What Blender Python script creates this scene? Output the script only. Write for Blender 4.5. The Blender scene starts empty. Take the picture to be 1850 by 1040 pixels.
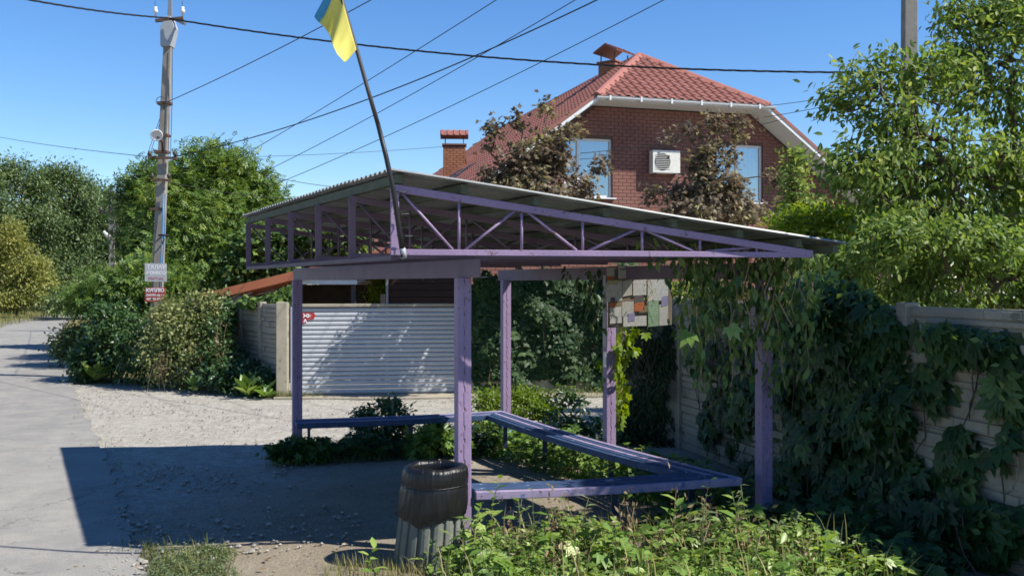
import bpy, bmesh, math, random
import numpy as np
from mathutils import Vector, Matrix

# ------------------------------------------------------------------ camera, sky, sun, exposure
SC = bpy.context.scene
COL = SC.collection
F, HZ, CX, EYE = 1800.0, 514.0, 925.0, 2.0          # focal length in photo pixels, horizon row, centre column, eye height

cam_d = bpy.data.cameras.new('camera'); cam = bpy.data.objects.new('camera', cam_d); COL.objects.link(cam)
cam.location = (0, 0, EYE); cam.rotation_euler = (math.radians(90), 0, 0)
cam_d.sensor_width = 36; cam_d.lens = 36 * F / 1850; cam_d.shift_y = -(520 - HZ) / 1850
cam_d.clip_start = 0.05; cam_d.clip_end = 3000
SC.camera = cam

SUN_EL, SUN_AZ = math.radians(47.5), math.radians(-17.5)      # azimuth from +X towards +Y
world = bpy.data.worlds.new('World'); SC.world = world; world.use_nodes = True
wn = world.node_tree.nodes; wl = world.node_tree.links
bg = wn['Background']; sky = wn.new('ShaderNodeTexSky'); sky.sky_type = 'NISHITA'; sky.sun_disc = False
sky.sun_elevation = SUN_EL; sky.sun_rotation = math.pi / 2 - SUN_AZ
sky.altitude = 150; sky.air_density = 1.0; sky.dust_density = 0.0; sky.ozone_density = 4.0
hs_ = wn.new('ShaderNodeHueSaturation'); hs_.inputs['Saturation'].default_value = 1.24; hs_.inputs['Hue'].default_value = .507      # phone-camera saturation of the clear sky
wl.new(sky.outputs[0], hs_.inputs['Color']); wl.new(hs_.outputs[0], bg.inputs[0]); bg.inputs[1].default_value = 0.095
sun_d = bpy.data.lights.new('sun', 'SUN'); sun = bpy.data.objects.new('sun', sun_d); COL.objects.link(sun)
sun_d.energy = 5.0; sun_d.angle = math.radians(0.53); sun_d.color = (1.0, 0.95, 0.86)
sdir = Vector((math.cos(SUN_EL) * math.cos(SUN_AZ), math.cos(SUN_EL) * math.sin(SUN_AZ), math.sin(SUN_EL)))
sun.rotation_euler = (-sdir).to_track_quat('-Z', 'Y').to_euler(); sun.location = (20, 0, 30)
SC.view_settings.view_transform = 'Standard'; SC.view_settings.look = 'None'
SC.view_settings.exposure = 0.86; SC.view_settings.gamma = 1.0
SC.render.engine = 'CYCLES'
try:
    SC.cycles.pixel_filter_type = 'BLACKMAN_HARRIS'; SC.cycles.filter_width = 1.65; SC.cycles.max_bounces = 8; SC.cycles.transparent_max_bounces = 8
except Exception: pass

# ------------------------------------------------------------------ helpers
RNG = np.random.default_rng(7)
random.seed(7)
def at(px, py, Y): return np.array(((px - CX) / F * Y, Y, EYE - (py - HZ) / F * Y))
def gp(px, py):
    Y = F * EYE / (py - HZ); return np.array(((px - CX) / F * Y, Y, 0.0))
MW = {}
def tag(o, label=None, cat=None, group=None, kind=None):
    if label: o['label'] = label
    if cat: o['category'] = cat
    if group: o['group'] = group
    if kind: o['kind'] = kind
    return o
def thing(name, label, cat, loc=(0, 0, 0), rz=0.0, group=None):
    o = bpy.data.objects.new(name, None); COL.objects.link(o)
    o.empty_display_size = 0.2
    o.location = loc; o.rotation_euler = (0, 0, rz)
    MW[o] = Matrix.Translation(Vector(loc)) @ Matrix.Rotation(rz, 4, 'Z')
    return tag(o, label, cat, group)
def place(me, name, parent):
    o = bpy.data.objects.new(name, me); COL.objects.link(o)
    if parent is not None: o.parent = parent
    return o
def finish(V, name, parent, world):
    """bring vertices into the parent's space and give the piece an origin at its own foot"""
    V = np.asarray(V, dtype=np.float64).reshape(-1, 3)
    base = MW[parent] if parent is not None else Matrix()
    if world and parent is not None:
        M = np.array(base.inverted()); V = V @ M[:3, :3].T + M[:3, 3]
    lo, hi = V.min(0), V.max(0)
    c = np.array(((lo[0] + hi[0]) / 2, (lo[1] + hi[1]) / 2, lo[2]))
    return V - c, c, base
def np_mesh(name, V, T, mat, parent=None, tint=None, world=True, smooth=True, kind=None):
    V, c, base = finish(V, name, parent, world)
    T = np.asarray(T, dtype=np.int32)
    me = bpy.data.meshes.new(name)
    me.vertices.add(len(V)); me.vertices.foreach_set('co', V.astype(np.float32).ravel())
    me.loops.add(T.size); me.loops.foreach_set('vertex_index', T.ravel())
    me.polygons.add(len(T)); me.polygons.foreach_set('loop_start', np.arange(0, T.size, 3, dtype=np.int32))
    me.polygons.foreach_set('use_smooth', np.full(len(T), smooth))
    if tint is not None:
        a = me.attributes.new('tint', 'FLOAT', 'POINT'); a.data.foreach_set('value', np.asarray(tint, dtype=np.float32))
    me.update(calc_edges=True); me.materials.append(mat)
    o = place(me, name, parent); o.location = c; MW[o] = base @ Matrix.Translation(Vector(c))
    if kind: o['kind'] = kind
    return o
class MB:
    def __init__(s): s.V, s.Fc = [], []
    def add(s, V, Fc):
        n = len(s.V); s.V += [tuple(map(float, v)) for v in V]; s.Fc += [tuple(i + n for i in f) for f in Fc]; return s
    def hexa(s, P):   # 8 points: bottom 4 ccw, top 4 ccw
        return s.add(P, [(3, 2, 1, 0), (4, 5, 6, 7), (0, 1, 5, 4), (1, 2, 6, 5), (2, 3, 7, 6), (3, 0, 4, 7)])
    def box(s, c, d, rz=0.0):
        ca, sa = math.cos(rz), math.sin(rz); P = []
        for z in (-.5, .5):
            for x, y in ((-.5, -.5), (.5, -.5), (.5, .5), (-.5, .5)):
                X, Y = x * d[0], y * d[1]
                P.append((c[0] + X * ca - Y * sa, c[1] + X * sa + Y * ca, c[2] + z * d[2]))
        return s.hexa(P)
    def bar(s, p, q, w, h, up=(0, 0, 1)):
        p, q = Vector(p), Vector(q); d = (q - p).normalized(); u = Vector(up)
        if abs(d.dot(u)) > .98: u = Vector((1, 0, 0)) if abs(d.x) < .9 else Vector((0, 1, 0))
        a = d.cross(u).normalized() * (w / 2); b = a.cross(d).normalized() * (h / 2)
        P = [p - a - b, p + a - b, p + a + b, p - a + b, q - a - b, q + a - b, q + a + b, q - a + b]
        return s.add(P, [(0, 1, 2, 3), (7, 6, 5, 4), (4, 5, 1, 0), (5, 6, 2, 1), (6, 7, 3, 2), (7, 4, 0, 3)])
    def tube(s, pts, r, n=8, cap=True):
        pts = [Vector(p) for p in pts]; m = len(pts); rr = r if hasattr(r, '__len__') else [r] * m
        base = len(s.V); u = None
        for i, p in enumerate(pts):
            d = (pts[min(i + 1, m - 1)] - pts[max(i - 1, 0)]).normalized()
            if u is None: u = d.orthogonal().normalized()
            u = (u - d * u.dot(d)).normalized(); w = d.cross(u)
            for k in range(n):
                a = 2 * math.pi * k / n
                s.V.append(tuple(p + (u * math.cos(a) + w * math.sin(a)) * rr[i]))
        for i in range(m - 1):
            for k in range(n):
                a, b = base + i * n + k, base + i * n + (k + 1) % n
                s.Fc.append((a, b, b + n, a + n))
        if cap:
            s.Fc.append(tuple(base + k for k in range(n))[::-1]); s.Fc.append(tuple(base + (m - 1) * n + k for k in range(n)))
        return s
    def lathe(s, prof, c, n=24, closed=False):
        base = len(s.V)
        for r, z in prof:
            for k in range(n):
                a = 2 * math.pi * k / n; s.V.append((c[0] + r * math.cos(a), c[1] + r * math.sin(a), c[2] + z))
        for i in range(len(prof) - 1):
            for k in range(n):
                a, b = base + i * n + k, base + i * n + (k + 1) % n
                s.Fc.append((a, b, b + n, a + n))
        return s
    def sweep(s, prof, p, q, side, up=(0, 0, 1), cap=True):
        """profile (x along side, y along up) swept from p to q"""
        p, q, sd, u = Vector(p), Vector(q), Vector(side), Vector(up); n = len(prof); b = len(s.V)
        for e in (p, q):
            for x, y in prof: s.V.append(tuple(e + sd * x + u * y))
        for k in range(n): s.Fc.append((b + k, b + (k + 1) % n, b + n + (k + 1) % n, b + n + k))
        if cap: s.Fc.append(tuple(b + k for k in range(n))[::-1]); s.Fc.append(tuple(b + n + k for k in range(n)))
        return s
    def build(s, name, mat, parent=None, world=True, smooth=False, bevel=0.0, kind=None, solid=0.0, share=None):
        V, c, base = finish(s.V, name, parent, world)
        me = bpy.data.meshes.new(name); me.from_pydata([tuple(v) for v in V], [], s.Fc); me.materials.append(mat)
        bm = bmesh.new(); bm.from_mesh(me); bmesh.ops.recalc_face_normals(bm, faces=bm.faces); bm.to_mesh(me); bm.free()
        if smooth: me.polygons.foreach_set('use_smooth', np.full(len(me.polygons), True))
        me.update()
        o = place(me, name, parent); o.location = c; MW[o] = base @ Matrix.Translation(Vector(c))
        if solid:
            m = o.modifiers.new('solid', 'SOLIDIFY'); m.thickness = solid; m.offset = 0
        if bevel:
            m = o.modifiers.new('bevel', 'BEVEL'); m.width = bevel; m.segments = 2; m.limit_method = 'ANGLE'
        if kind: o['kind'] = kind
        return o
def copy_piece(o, loc, parent=None, rz=None):
    c = o.copy(); COL.objects.link(c); c.location = loc
    if rz is not None: c.rotation_euler = (0, 0, rz)
    if parent is not None: c.parent = parent
    return c

# ------------------------------------------------------------------ materials
def nodes(name):
    m = bpy.data.materials.new(name); m.use_nodes = True
    nt = m.node_tree; return m, nt, nt.nodes['Principled BSDF'], nt.nodes['Material Output']
def N(nt, t, **kw):
    n = nt.nodes.new(t)
    for k, v in kw.items():
        if k in n.inputs.keys(): n.inputs[k].default_value = v
        else: setattr(n, k, v)
    return n
def noise(nt, vec, scale, detail=4, rough=.6):
    n = N(nt, 'ShaderNodeTexNoise', Scale=scale, Detail=detail, Roughness=rough); nt.links.new(vec, n.inputs['Vector']); return n.outputs['Fac']
def ramp(nt, fac, stops):
    r = nt.nodes.new('ShaderNodeValToRGB'); e = r.color_ramp.elements
    while len(e) < len(stops): e.new(.5)
    for i, (p, c) in enumerate(stops):
        e[i].position = p; e[i].color = (*c, 1) if len(c) == 3 else c
    nt.links.new(fac, r.inputs[0]); return r.outputs[0]
def mixc(nt, fac, a, b):
    m = nt.nodes.new('ShaderNodeMix'); m.data_type = 'RGBA'
    for sock, v in ((m.inputs['Factor'], fac), (m.inputs[6], a), (m.inputs[7], b)):
        if hasattr(v, 'is_linked') or hasattr(v, 'links'): nt.links.new(v, sock)
        elif isinstance(v, (int, float)): sock.default_value = v
        else: sock.default_value = (*v, 1)
    return m.outputs[2]
def pos(nt, space='world'):
    if space == 'world': return nt.nodes.new('ShaderNodeNewGeometry').outputs['Position']
    return nt.nodes.new('ShaderNodeTexCoord').outputs['Object']
def bump(nt, bsdf, h, strength=.3, dist=.01):
    b = N(nt, 'ShaderNodeBump', Strength=strength, Distance=dist); nt.links.new(h, b.inputs['Height']); nt.links.new(b.outputs[0], bsdf.inputs['Normal'])
def gloss(bs, rough, spec=.5, metal=0.0):
    bs.inputs['Roughness'].default_value = rough; bs.inputs['Metallic'].default_value = metal
    bs.inputs['Specular IOR Level'].default_value = spec
AK = .76
def ak(c, k=None): return tuple(x * (AK if k is None else k) for x in c)
def mat_mottled(name, a, b, scale=6, rough=.7, spec=.3, metal=0, fine=60, bs=.25, bd=.004, wear=None, wear_t=.66, wear_s=9, stretch=None):
    a, b = ak(a), ak(b); wear = ak(wear) if wear is not None else None
    m, nt, p, out = nodes(name); P = pos(nt)
    if stretch:
        mp = N(nt, 'ShaderNodeMapping'); mp.inputs['Scale'].default_value = stretch; nt.links.new(P, mp.inputs[0]); P = mp.outputs[0]
    c = mixc(nt, ramp(nt, noise(nt, P, scale), [(.32, (0, 0, 0)), (.68, (1, 1, 1))]), a, b)
    fn = noise(nt, P, fine, 3)
    c = mixc(nt, ramp(nt, fn, [(.3, (.0,) * 3), (.75, (.35,) * 3)]), c, tuple(x * .55 for x in a))
    if wear is not None:
        w = ramp(nt, noise(nt, P, wear_s, 6, .7), [(wear_t, (0, 0, 0)), (wear_t + .05, (1, 1, 1))])
        c = mixc(nt, w, c, wear)
    nt.links.new(c, p.inputs['Base Color']); gloss(p, rough, spec, metal)
    bump(nt, p, fn, bs, bd); return m
def mat_plain(name, c, rough=.5, spec=.4, metal=0):
    c = ak(c, .84)
    m, nt, p, out = nodes(name); P = pos(nt)
    cc = mixc(nt, noise(nt, P, 11, 4), tuple(x * .78 for x in c), tuple(min(1, x * 1.15) for x in c))
    nt.links.new(cc, p.inputs['Base Color']); gloss(p, rough, spec, metal); return m
def mat_leaf(name, dark, mid, light, trans=.35, rough=.45, spec=.35, tcol=None):
    dark, mid, light = ak(dark, .74), ak(mid, .84), ak(light, .9)
    m, nt, p, out = nodes(name)
    a = N(nt, 'ShaderNodeAttribute', attribute_name='tint')
    c = ramp(nt, a.outputs['Fac'], [(0, dark), (.55, mid), (1, light)])
    nt.links.new(c, p.inputs['Base Color']); gloss(p, rough, spec)
    t = nt.nodes.new('ShaderNodeBsdfTranslucent')
    hs = N(nt, 'ShaderNodeHueSaturation', Hue=.485, Saturation=1.1, Value=1.35); nt.links.new(c, hs.inputs['Color']); nt.links.new(hs.outputs[0], t.inputs[0])
    mx = N(nt, 'ShaderNodeMixShader'); mx.inputs[0].default_value = trans
    nt.links.new(p.outputs[0], mx.inputs[1]); nt.links.new(t.outputs[0], mx.inputs[2]); nt.links.new(mx.outputs[0], out.inputs[0])
    return m

M = {}
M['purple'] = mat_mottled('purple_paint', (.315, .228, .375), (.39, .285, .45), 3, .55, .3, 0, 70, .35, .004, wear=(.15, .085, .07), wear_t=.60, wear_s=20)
M['purple_shade'] = mat_mottled('shaded_purple_paint', (.17, .115, .165), (.23, .16, .215), 4, .55, .3, 0, 90, .25, .003, wear=(.11, .08, .075), wear_t=.62, wear_s=10)  # same purple paint, with the shade on inner trusses and beams put into the colour
M['purple_deep_shade'] = mat_mottled('deep_shade_purple_paint', (.11, .075, .105), (.15, .105, .14), 4, .6, .3, 0, 90, .25, .003)  # darker again: shade on the eaves tie put into the purple paint
M['galv'] = mat_mottled('galvanised_sheet', (.25, .26, .255), (.36, .37, .365), 4, .45, .45, .45, 30, .05, .002, wear=(.30, .29, .27), wear_t=.63, wear_s=3)
M['green_wood'] = mat_mottled('green_stained_timber', (.105, .125, .09), (.16, .175, .13), 8, .8, .2, 0, 70, .3, .003, stretch=(1, 1, 4))
M['lilac'] = mat_mottled('lilac_bench_paint', (.30, .245, .39), (.42, .35, .50), 7, .6, .25, 0, 60, .3, .003, wear=(.10, .17, .33), wear_t=.57, wear_s=12)
M['blue'] = mat_mottled('blue_bench_paint', (.035, .065, .145), (.06, .11, .22), 7, .6, .22, 0, 60, .3, .003, wear=(.40, .48, .60), wear_t=.62, wear_s=12)
M['navy'] = mat_plain('navy_steel_paint', (.025, .04, .085), .5)
M['lightblue'] = mat_mottled('light_blue_paint', (.22, .42, .62), (.30, .50, .68), 6, .5)
M['concrete'] = mat_mottled('weathered_concrete', (.36, .32, .25), (.47, .42, .325), 3, .9, .15, 0, 40, .5, .006, wear=(.22, .21, .17), wear_t=.6, wear_s=5)
M['pole_conc'] = mat_mottled('grey_pole_concrete', (.27, .25, .22), (.36, .34, .30), 4, .9, .15, 0, 45, .4, .005)
M['bin_conc'] = mat_mottled('mossy_aggregate_concrete', (.17, .19, .155), (.26, .27, .235), 7, .92, .15, 0, 130, .9, .006)
M['steel'] = mat_plain('grey_steel', (.33, .34, .35), .45, .5, .5)
M['dark_steel'] = mat_plain('dark_steel', (.045, .04, .04), .55)
M['rust'] = mat_plain('rusty_iron', (.12, .075, .055), .75, .25)
M['white_paint'] = mat_plain('white_paint', (.78, .78, .76), .4)
M['grey_paint'] = mat_plain('grey_paint', (.36, .39, .42), .5)
M['shutter'] = mat_mottled('grey_white_shutter', (.47, .50, .535), (.55, .575, .60), 2, .4, .45, 0, 25, .03, .001, wear=(.46, .47, .46), wear_t=.66, wear_s=4)
M['orange_roof'] = mat_mottled('orange_red_sheet', (.50, .155, .07), (.58, .20, .10), 2, .5)
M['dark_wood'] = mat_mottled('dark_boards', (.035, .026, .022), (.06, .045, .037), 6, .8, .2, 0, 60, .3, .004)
M['shed_board'] = mat_mottled('shade_brown_boards', (.045, .026, .022), (.065, .038, .030), 3, .7, .2, 0, 50, .2, .003)  # dark enough that sunlit boards read as house wall in shade
M['brick'] = mat_mottled('red_brown_brick', (.215, .10, .082), (.30, .145, .115), 1.1, .85, .2, 0, 55, .35, .004)
M['mortar'] = mat_mottled('brown_mortar', (.12, .07, .055), (.16, .095, .075), 5, .9)
M['brick_orange'] = mat_mottled('orange_brick', (.40, .16, .085), (.50, .215, .115), 5, .85)
M['tile'] = mat_mottled('terracotta_metal_tile', (.285, .112, .082), (.36, .15, .112), 1.6, .5, .35, 0, 30, .05, .001, wear=(.27, .10, .075), wear_t=.58, wear_s=3)
M['tile_cap'] = mat_mottled('terracotta_ridge_cap', (.37, .145, .105), (.43, .175, .13), 3, .45)
M['plastic_white'] = mat_plain('white_plastic', (.74, .75, .75), .35)
M['soffit'] = mat_plain('white_soffit', (.66, .66, .63), .5)
M['ac'] = mat_plain('cream_metal', (.68, .67, .61), .4)
M['black'] = mat_plain('black_rubber', (.012, .012, .013), .5)
M['blue_cable'] = mat_plain('blue_cable', (.04, .20, .42), .45)
M['red_sign'] = mat_plain('red_sign', (.40, .035, .04), .4)
M['white_sign'] = mat_mottled('faded_white_sign', (.50, .50, .51), (.62, .62, .62), 6, .6)
M['white_text'] = mat_plain('white_letters', (.82, .82, .82), .5)
M['red_text'] = mat_plain('faded_red_letters', (.45, .16, .16), .5)
M['dark_text'] = mat_plain('dark_print', (.05, .05, .055), .6)
M['board'] = mat_mottled('weathered_board', (.26, .20, .13), (.36, .29, .20), 8, .85)
M['bark'] = mat_mottled('grey_brown_bark', (.11, .085, .06), (.17, .135, .10), 9, .9, .15, 0, 50, .6, .01, stretch=(1, 1, .3))
M['stem_green'] = mat_plain('green_stem', (.10, .14, .045), .6)
M['stem_dry'] = mat_plain('dry_stem', (.34, .25, .15), .8)
M['stone'] = mat_mottled('limestone_pebble', (.30, .28, .245), (.44, .415, .37), 9, .9)

M['leaf_walnut'] = mat_leaf('walnut_leaf', (0.05, 0.105, 0.022), (0.115, 0.2, 0.04), (0.25, 0.33, 0.07), .38)
M['leaf_far'] = mat_leaf('far_tree_leaf', (0.055, 0.1, 0.035), (0.1, 0.16, 0.055), (0.19, 0.24, 0.08), .25)
M['leaf_yellow'] = mat_leaf('yellowing_leaf', (0.15, 0.19, 0.04), (0.27, 0.29, 0.07), (0.38, 0.36, 0.1), .35)
M['leaf_bush'] = mat_leaf('roadside_bush_leaf', (0.075, 0.115, 0.035), (0.165, 0.21, 0.065), (0.34, 0.34, 0.14), .3)
M['leaf_dark'] = mat_leaf('dark_glossy_leaf', (0.03, 0.075, 0.025), (0.06, 0.125, 0.038), (0.13, 0.2, 0.07), .3, .35, .5)
M['leaf_maple'] = mat_leaf('purple_maple_leaf', (0.10, 0.072, 0.053), (0.19, 0.148, 0.095), (0.34, 0.32, 0.12), .3, .5, .25)
M['leaf_apple'] = mat_leaf('orchard_leaf', (0.075, 0.145, 0.03), (0.17, 0.265, 0.055), (0.38, 0.42, 0.11), .45, .5, .3)
M['leaf_lime'] = mat_leaf('lime_green_leaf', (.13, .22, .02), (.22, .33, .03), (.34, .42, .05), .45)
M['leaf_ivy'] = mat_leaf('ivy_leaf', (.014, .034, .012), (.027, .060, .02), (.075, .125, .04), .15, .5, .18)
M['leaf_creeper'] = mat_leaf('creeper_leaf', (.024, .062, .022), (.052, .12, .032), (.17, .25, .06), .34, .45, .38)
M['leaf_ground'] = mat_leaf('ground_creeper_leaf', (0.08, 0.155, 0.03), (0.18, 0.31, 0.06), (0.38, 0.47, 0.13), .38, .42, .45)
M['leaf_weed'] = mat_leaf('grey_green_weed', (.08, .115, .05), (.14, .19, .085), (.24, .28, .14), .25, .6, .25)
M['leaf_dry'] = mat_leaf('dry_weed', (.16, .11, .055), (.27, .20, .11), (.38, .32, .19), .25, .7, .2)
M['grass'] = mat_leaf('grass_blade', (.07, .11, .02), (.15, .18, .045), (.36, .31, .14), .3, .6, .2)

def mat_ground():
    """trodden soil inside the shelter and in the foreground, pale gravel over the open lot"""
    m, nt, p, out = nodes('soil_and_gravel'); P = pos(nt)
    big = noise(nt, P, .6, 5); mid = noise(nt, P, 3.4, 6, .68); fine = noise(nt, P, 46, 4, .72); mm = noise(nt, P, 11, 5, .7)
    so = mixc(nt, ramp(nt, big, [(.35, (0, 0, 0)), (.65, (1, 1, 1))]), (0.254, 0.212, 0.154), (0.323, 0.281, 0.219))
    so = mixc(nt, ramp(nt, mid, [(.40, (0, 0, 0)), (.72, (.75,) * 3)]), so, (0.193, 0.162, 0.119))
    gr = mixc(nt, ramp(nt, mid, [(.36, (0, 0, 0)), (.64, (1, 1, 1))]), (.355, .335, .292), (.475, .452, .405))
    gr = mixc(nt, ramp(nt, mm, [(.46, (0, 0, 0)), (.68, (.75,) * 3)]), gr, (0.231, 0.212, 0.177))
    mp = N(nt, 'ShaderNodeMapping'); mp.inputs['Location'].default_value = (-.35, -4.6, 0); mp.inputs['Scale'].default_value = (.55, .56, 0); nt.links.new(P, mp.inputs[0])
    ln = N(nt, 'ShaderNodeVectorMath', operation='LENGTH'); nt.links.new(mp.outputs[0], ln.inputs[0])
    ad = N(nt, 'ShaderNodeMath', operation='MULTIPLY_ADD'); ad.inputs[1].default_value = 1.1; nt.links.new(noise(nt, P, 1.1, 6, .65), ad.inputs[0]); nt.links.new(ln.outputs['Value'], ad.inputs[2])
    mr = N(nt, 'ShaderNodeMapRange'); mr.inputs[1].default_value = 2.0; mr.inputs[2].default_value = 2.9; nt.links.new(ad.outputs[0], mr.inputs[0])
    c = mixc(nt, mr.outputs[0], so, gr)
    c = mixc(nt, ramp(nt, fine, [(.40, (.6,) * 3), (.60, (0, 0, 0))]), c, (0.123, 0.108, 0.085))
    nt.links.new(c, p.inputs['Base Color']); gloss(p, .95, .1)
    a2 = N(nt, 'ShaderNodeMath', operation='ADD'); nt.links.new(mm, a2.inputs[0]); nt.links.new(fine, a2.inputs[1])
    bump(nt, p, a2.outputs[0], .8, .02); return m
def mat_asphalt():
    m, nt, p, out = nodes('worn_grey_asphalt'); P = pos(nt)
    big = noise(nt, P, .35, 5); fine = noise(nt, P, 75, 3, .7); mid = noise(nt, P, 2.2, 7, .72); patch = noise(nt, P, .16, 3)
    c = mixc(nt, ramp(nt, big, [(.35, (0, 0, 0)), (.65, (1, 1, 1))]), (.215, .208, .193), (.275, .265, .243))
    c = mixc(nt, ramp(nt, patch, [(.52, (0, 0, 0)), (.55, (.55,) * 3)]), c, (.20, .195, .185))
    c = mixc(nt, ramp(nt, mid, [(.42, (0, 0, 0)), (.68, (.8,) * 3)]), c, (.36, .335, .29))
    c = mixc(nt, ramp(nt, noise(nt, P, 6, 6, .75), [(.56, (0, 0, 0)), (.70, (.55,) * 3)]), c, (.14, .135, .125))
    c = mixc(nt, ramp(nt, fine, [(.40, (.6,) * 3), (.66, (0, 0, 0))]), c, (.14, .137, .128))
    wob = N(nt, 'ShaderNodeTexNoise', Scale=2.6, Detail=7.0, Roughness=.7); nt.links.new(P, wob.inputs['Vector'])
    mp = N(nt, 'ShaderNodeMixRGB'); mp.inputs[0].default_value = .30; nt.links.new(P, mp.inputs[1]); nt.links.new(wob.outputs['Color'], mp.inputs[2])
    for sc_, wd_ in ((.55, .006), (1.7, .012)):
        v = N(nt, 'ShaderNodeTexVoronoi', Scale=sc_, feature='DISTANCE_TO_EDGE'); nt.links.new(mp.outputs[0], v.inputs['Vector'])
        gate = ramp(nt, noise(nt, P, .8 + sc_, 3), [(.48, (0, 0, 0)), (.58, (1, 1, 1))])
        ln = ramp(nt, v.outputs['Distance'], [(.0, (.8,) * 3), (wd_, (0, 0, 0))])
        ml = N(nt, 'ShaderNodeMixRGB', blend_type='MULTIPLY'); ml.inputs[0].default_value = 1; nt.links.new(ln, ml.inputs[1]); nt.links.new(gate, ml.inputs[2])
        c = mixc(nt, ml.outputs[0], c, (.075, .07, .065))
    nt.links.new(c, p.inputs['Base Color']); gloss(p, .9, .2)
    bump(nt, p, fine, .5, .006); return m
def mat_verge():
    m, nt, p, out = nodes('dry_grass_ground'); P = pos(nt)
    c = mixc(nt, noise(nt, P, 1.2, 6), (.10, .10, .035), (.22, .185, .09))
    nt.links.new(c, p.inputs['Base Color']); gloss(p, .95, .1); bump(nt, p, noise(nt, P, 25, 4), .7, .03); return m
def mat_bag():
    m, nt, p, out = nodes('black_plastic_bag'); P = pos(nt)
    mp = N(nt, 'ShaderNodeMapping'); mp.inputs['Scale'].default_value = (1, 1, .22); nt.links.new(P, mp.inputs[0])
    p.inputs['Base Color'].default_value = (.008, .008, .009, 1); gloss(p, .36, .38)
    bump(nt, p, noise(nt, mp.outputs[0], 55, 5, .65), .6, .008); return m
def mat_paper(name, base, ink, scale=90):
    m, nt, p, out = nodes(name); P = pos(nt, 'obj')
    w = N(nt, 'ShaderNodeTexWave', wave_type='BANDS', bands_direction='Z', Scale=scale / 6.0); nt.links.new(P, w.inputs['Vector'])
    w.inputs['Distortion'].default_value = .6
    nz = noise(nt, P, 70, 3); lines = ramp(nt, w.outputs['Fac'], [(.62, (0, 0, 0)), (.7, (1, 1, 1))])
    gate = ramp(nt, nz, [(.42, (0, 0, 0)), (.52, (.7,) * 3)])
    ml = N(nt, 'ShaderNodeMixRGB', blend_type='MULTIPLY'); ml.inputs[0].default_value = 1; nt.links.new(lines, ml.inputs[1]); nt.links.new(gate, ml.inputs[2])
    stain = noise(nt, P, 9, 5)
    c = mixc(nt, ramp(nt, stain, [(.4, (0, 0, 0)), (.75, (.6,) * 3)]), base, tuple(x * .6 for x in base))
    c = mixc(nt, ml.outputs[0], c, ink)
    nt.links.new(c, p.inputs['Base Color']); gloss(p, .8, .2); return m
def mat_glass():
    """clear pane: mirror-like towards the sky, showing the curtain behind where it does not reflect"""
    m, nt, p, out = nodes('window_glass'); g = N(nt, 'ShaderNodeBsdfGlossy'); g.inputs['Roughness'].default_value = .02
    t = N(nt, 'ShaderNodeBsdfTransparent'); t.inputs[0].default_value = (.62, .70, .74, 1)
    lw = N(nt, 'ShaderNodeFresnel', IOR=1.9); mr = N(nt, 'ShaderNodeMath', operation='ADD'); mr.inputs[1].default_value = .30; nt.links.new(lw.outputs[0], mr.inputs[0])
    mx = N(nt, 'ShaderNodeMixShader'); nt.links.new(mr.outputs[0], mx.inputs[0]); nt.links.new(t.outputs[0], mx.inputs[1]); nt.links.new(g.outputs[0], mx.inputs[2]); nt.links.new(mx.outputs[0], out.inputs[0]); return m
def mat_flag(name, c):
    m, nt, p, out = nodes(name); p.inputs['Base Color'].default_value = (*c, 1); gloss(p, .75, .2)
    t = nt.nodes.new('ShaderNodeBsdfTranslucent'); t.inputs[0].default_value = (*c, 1)
    mx = N(nt, 'ShaderNodeMixShader'); mx.inputs[0].default_value = .45
    nt.links.new(p.outputs[0], mx.inputs[1]); nt.links.new(t.outputs[0], mx.inputs[2]); nt.links.new(mx.outputs[0], out.inputs[0]); return m
M['ground'] = mat_ground(); M['asphalt'] = mat_asphalt(); M['verge'] = mat_verge(); M['bag'] = mat_bag()
M['glass'] = mat_glass(); M['flag_y'] = mat_flag('yellow_cloth', (.78, .72, .20)); M['flag_b'] = mat_flag('blue_cloth', (.10, .40, .60))

# ------------------------------------------------------------------ setting: ground, road, gravel
def vnoise(x, y, s, seed=0):
    r = np.random.default_rng(seed); t = 0
    for k in range(7):
        a, b, ph = r.uniform(-1, 1), r.uniform(-1, 1), r.uniform(0, 6.28); t = t + np.sin((a * x + b * y) * s * (1 + .35 * k) + ph)
    return t / 7
xs = np.concatenate([[-1500, -600, -250, -120, -70, -45, -30, -22], np.arange(-17, 8.01, .2), [12, 18, 28, 45, 80, 160, 400, 1500]])
ys = np.concatenate([[-1500, -400, -100, -30, -8, 0, 3], np.arange(5, 24.01, .2), [27, 32, 40, 50, 65, 90, 140, 300, 700, 2500]])
GX, GY = np.meshgrid(xs, ys); near = ((GX > -17.1) & (GX < 8.1) & (GY > 4.9) & (GY < 24.1))
def ground_z(x, y): return -.022 + .010 * vnoise(x, y, 3.0, 1) + .006 * vnoise(x, y, 9.0, 2)
GZ = np.where(near, ground_z(GX, GY), -.03)
V = np.stack([GX.ravel(), GY.ravel(), GZ.ravel()], 1); nx_, ny_ = len(xs), len(ys)
i, j = np.meshgrid(np.arange(nx_ - 1), np.arange(ny_ - 1)); a = (j * nx_ + i).ravel()
T = np.concatenate([np.stack([a, a + 1, a + nx_ + 1], 1), np.stack([a, a + nx_ + 1, a + nx_], 1)])
np_mesh('ground', V, T, M['ground'], kind='structure')

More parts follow.
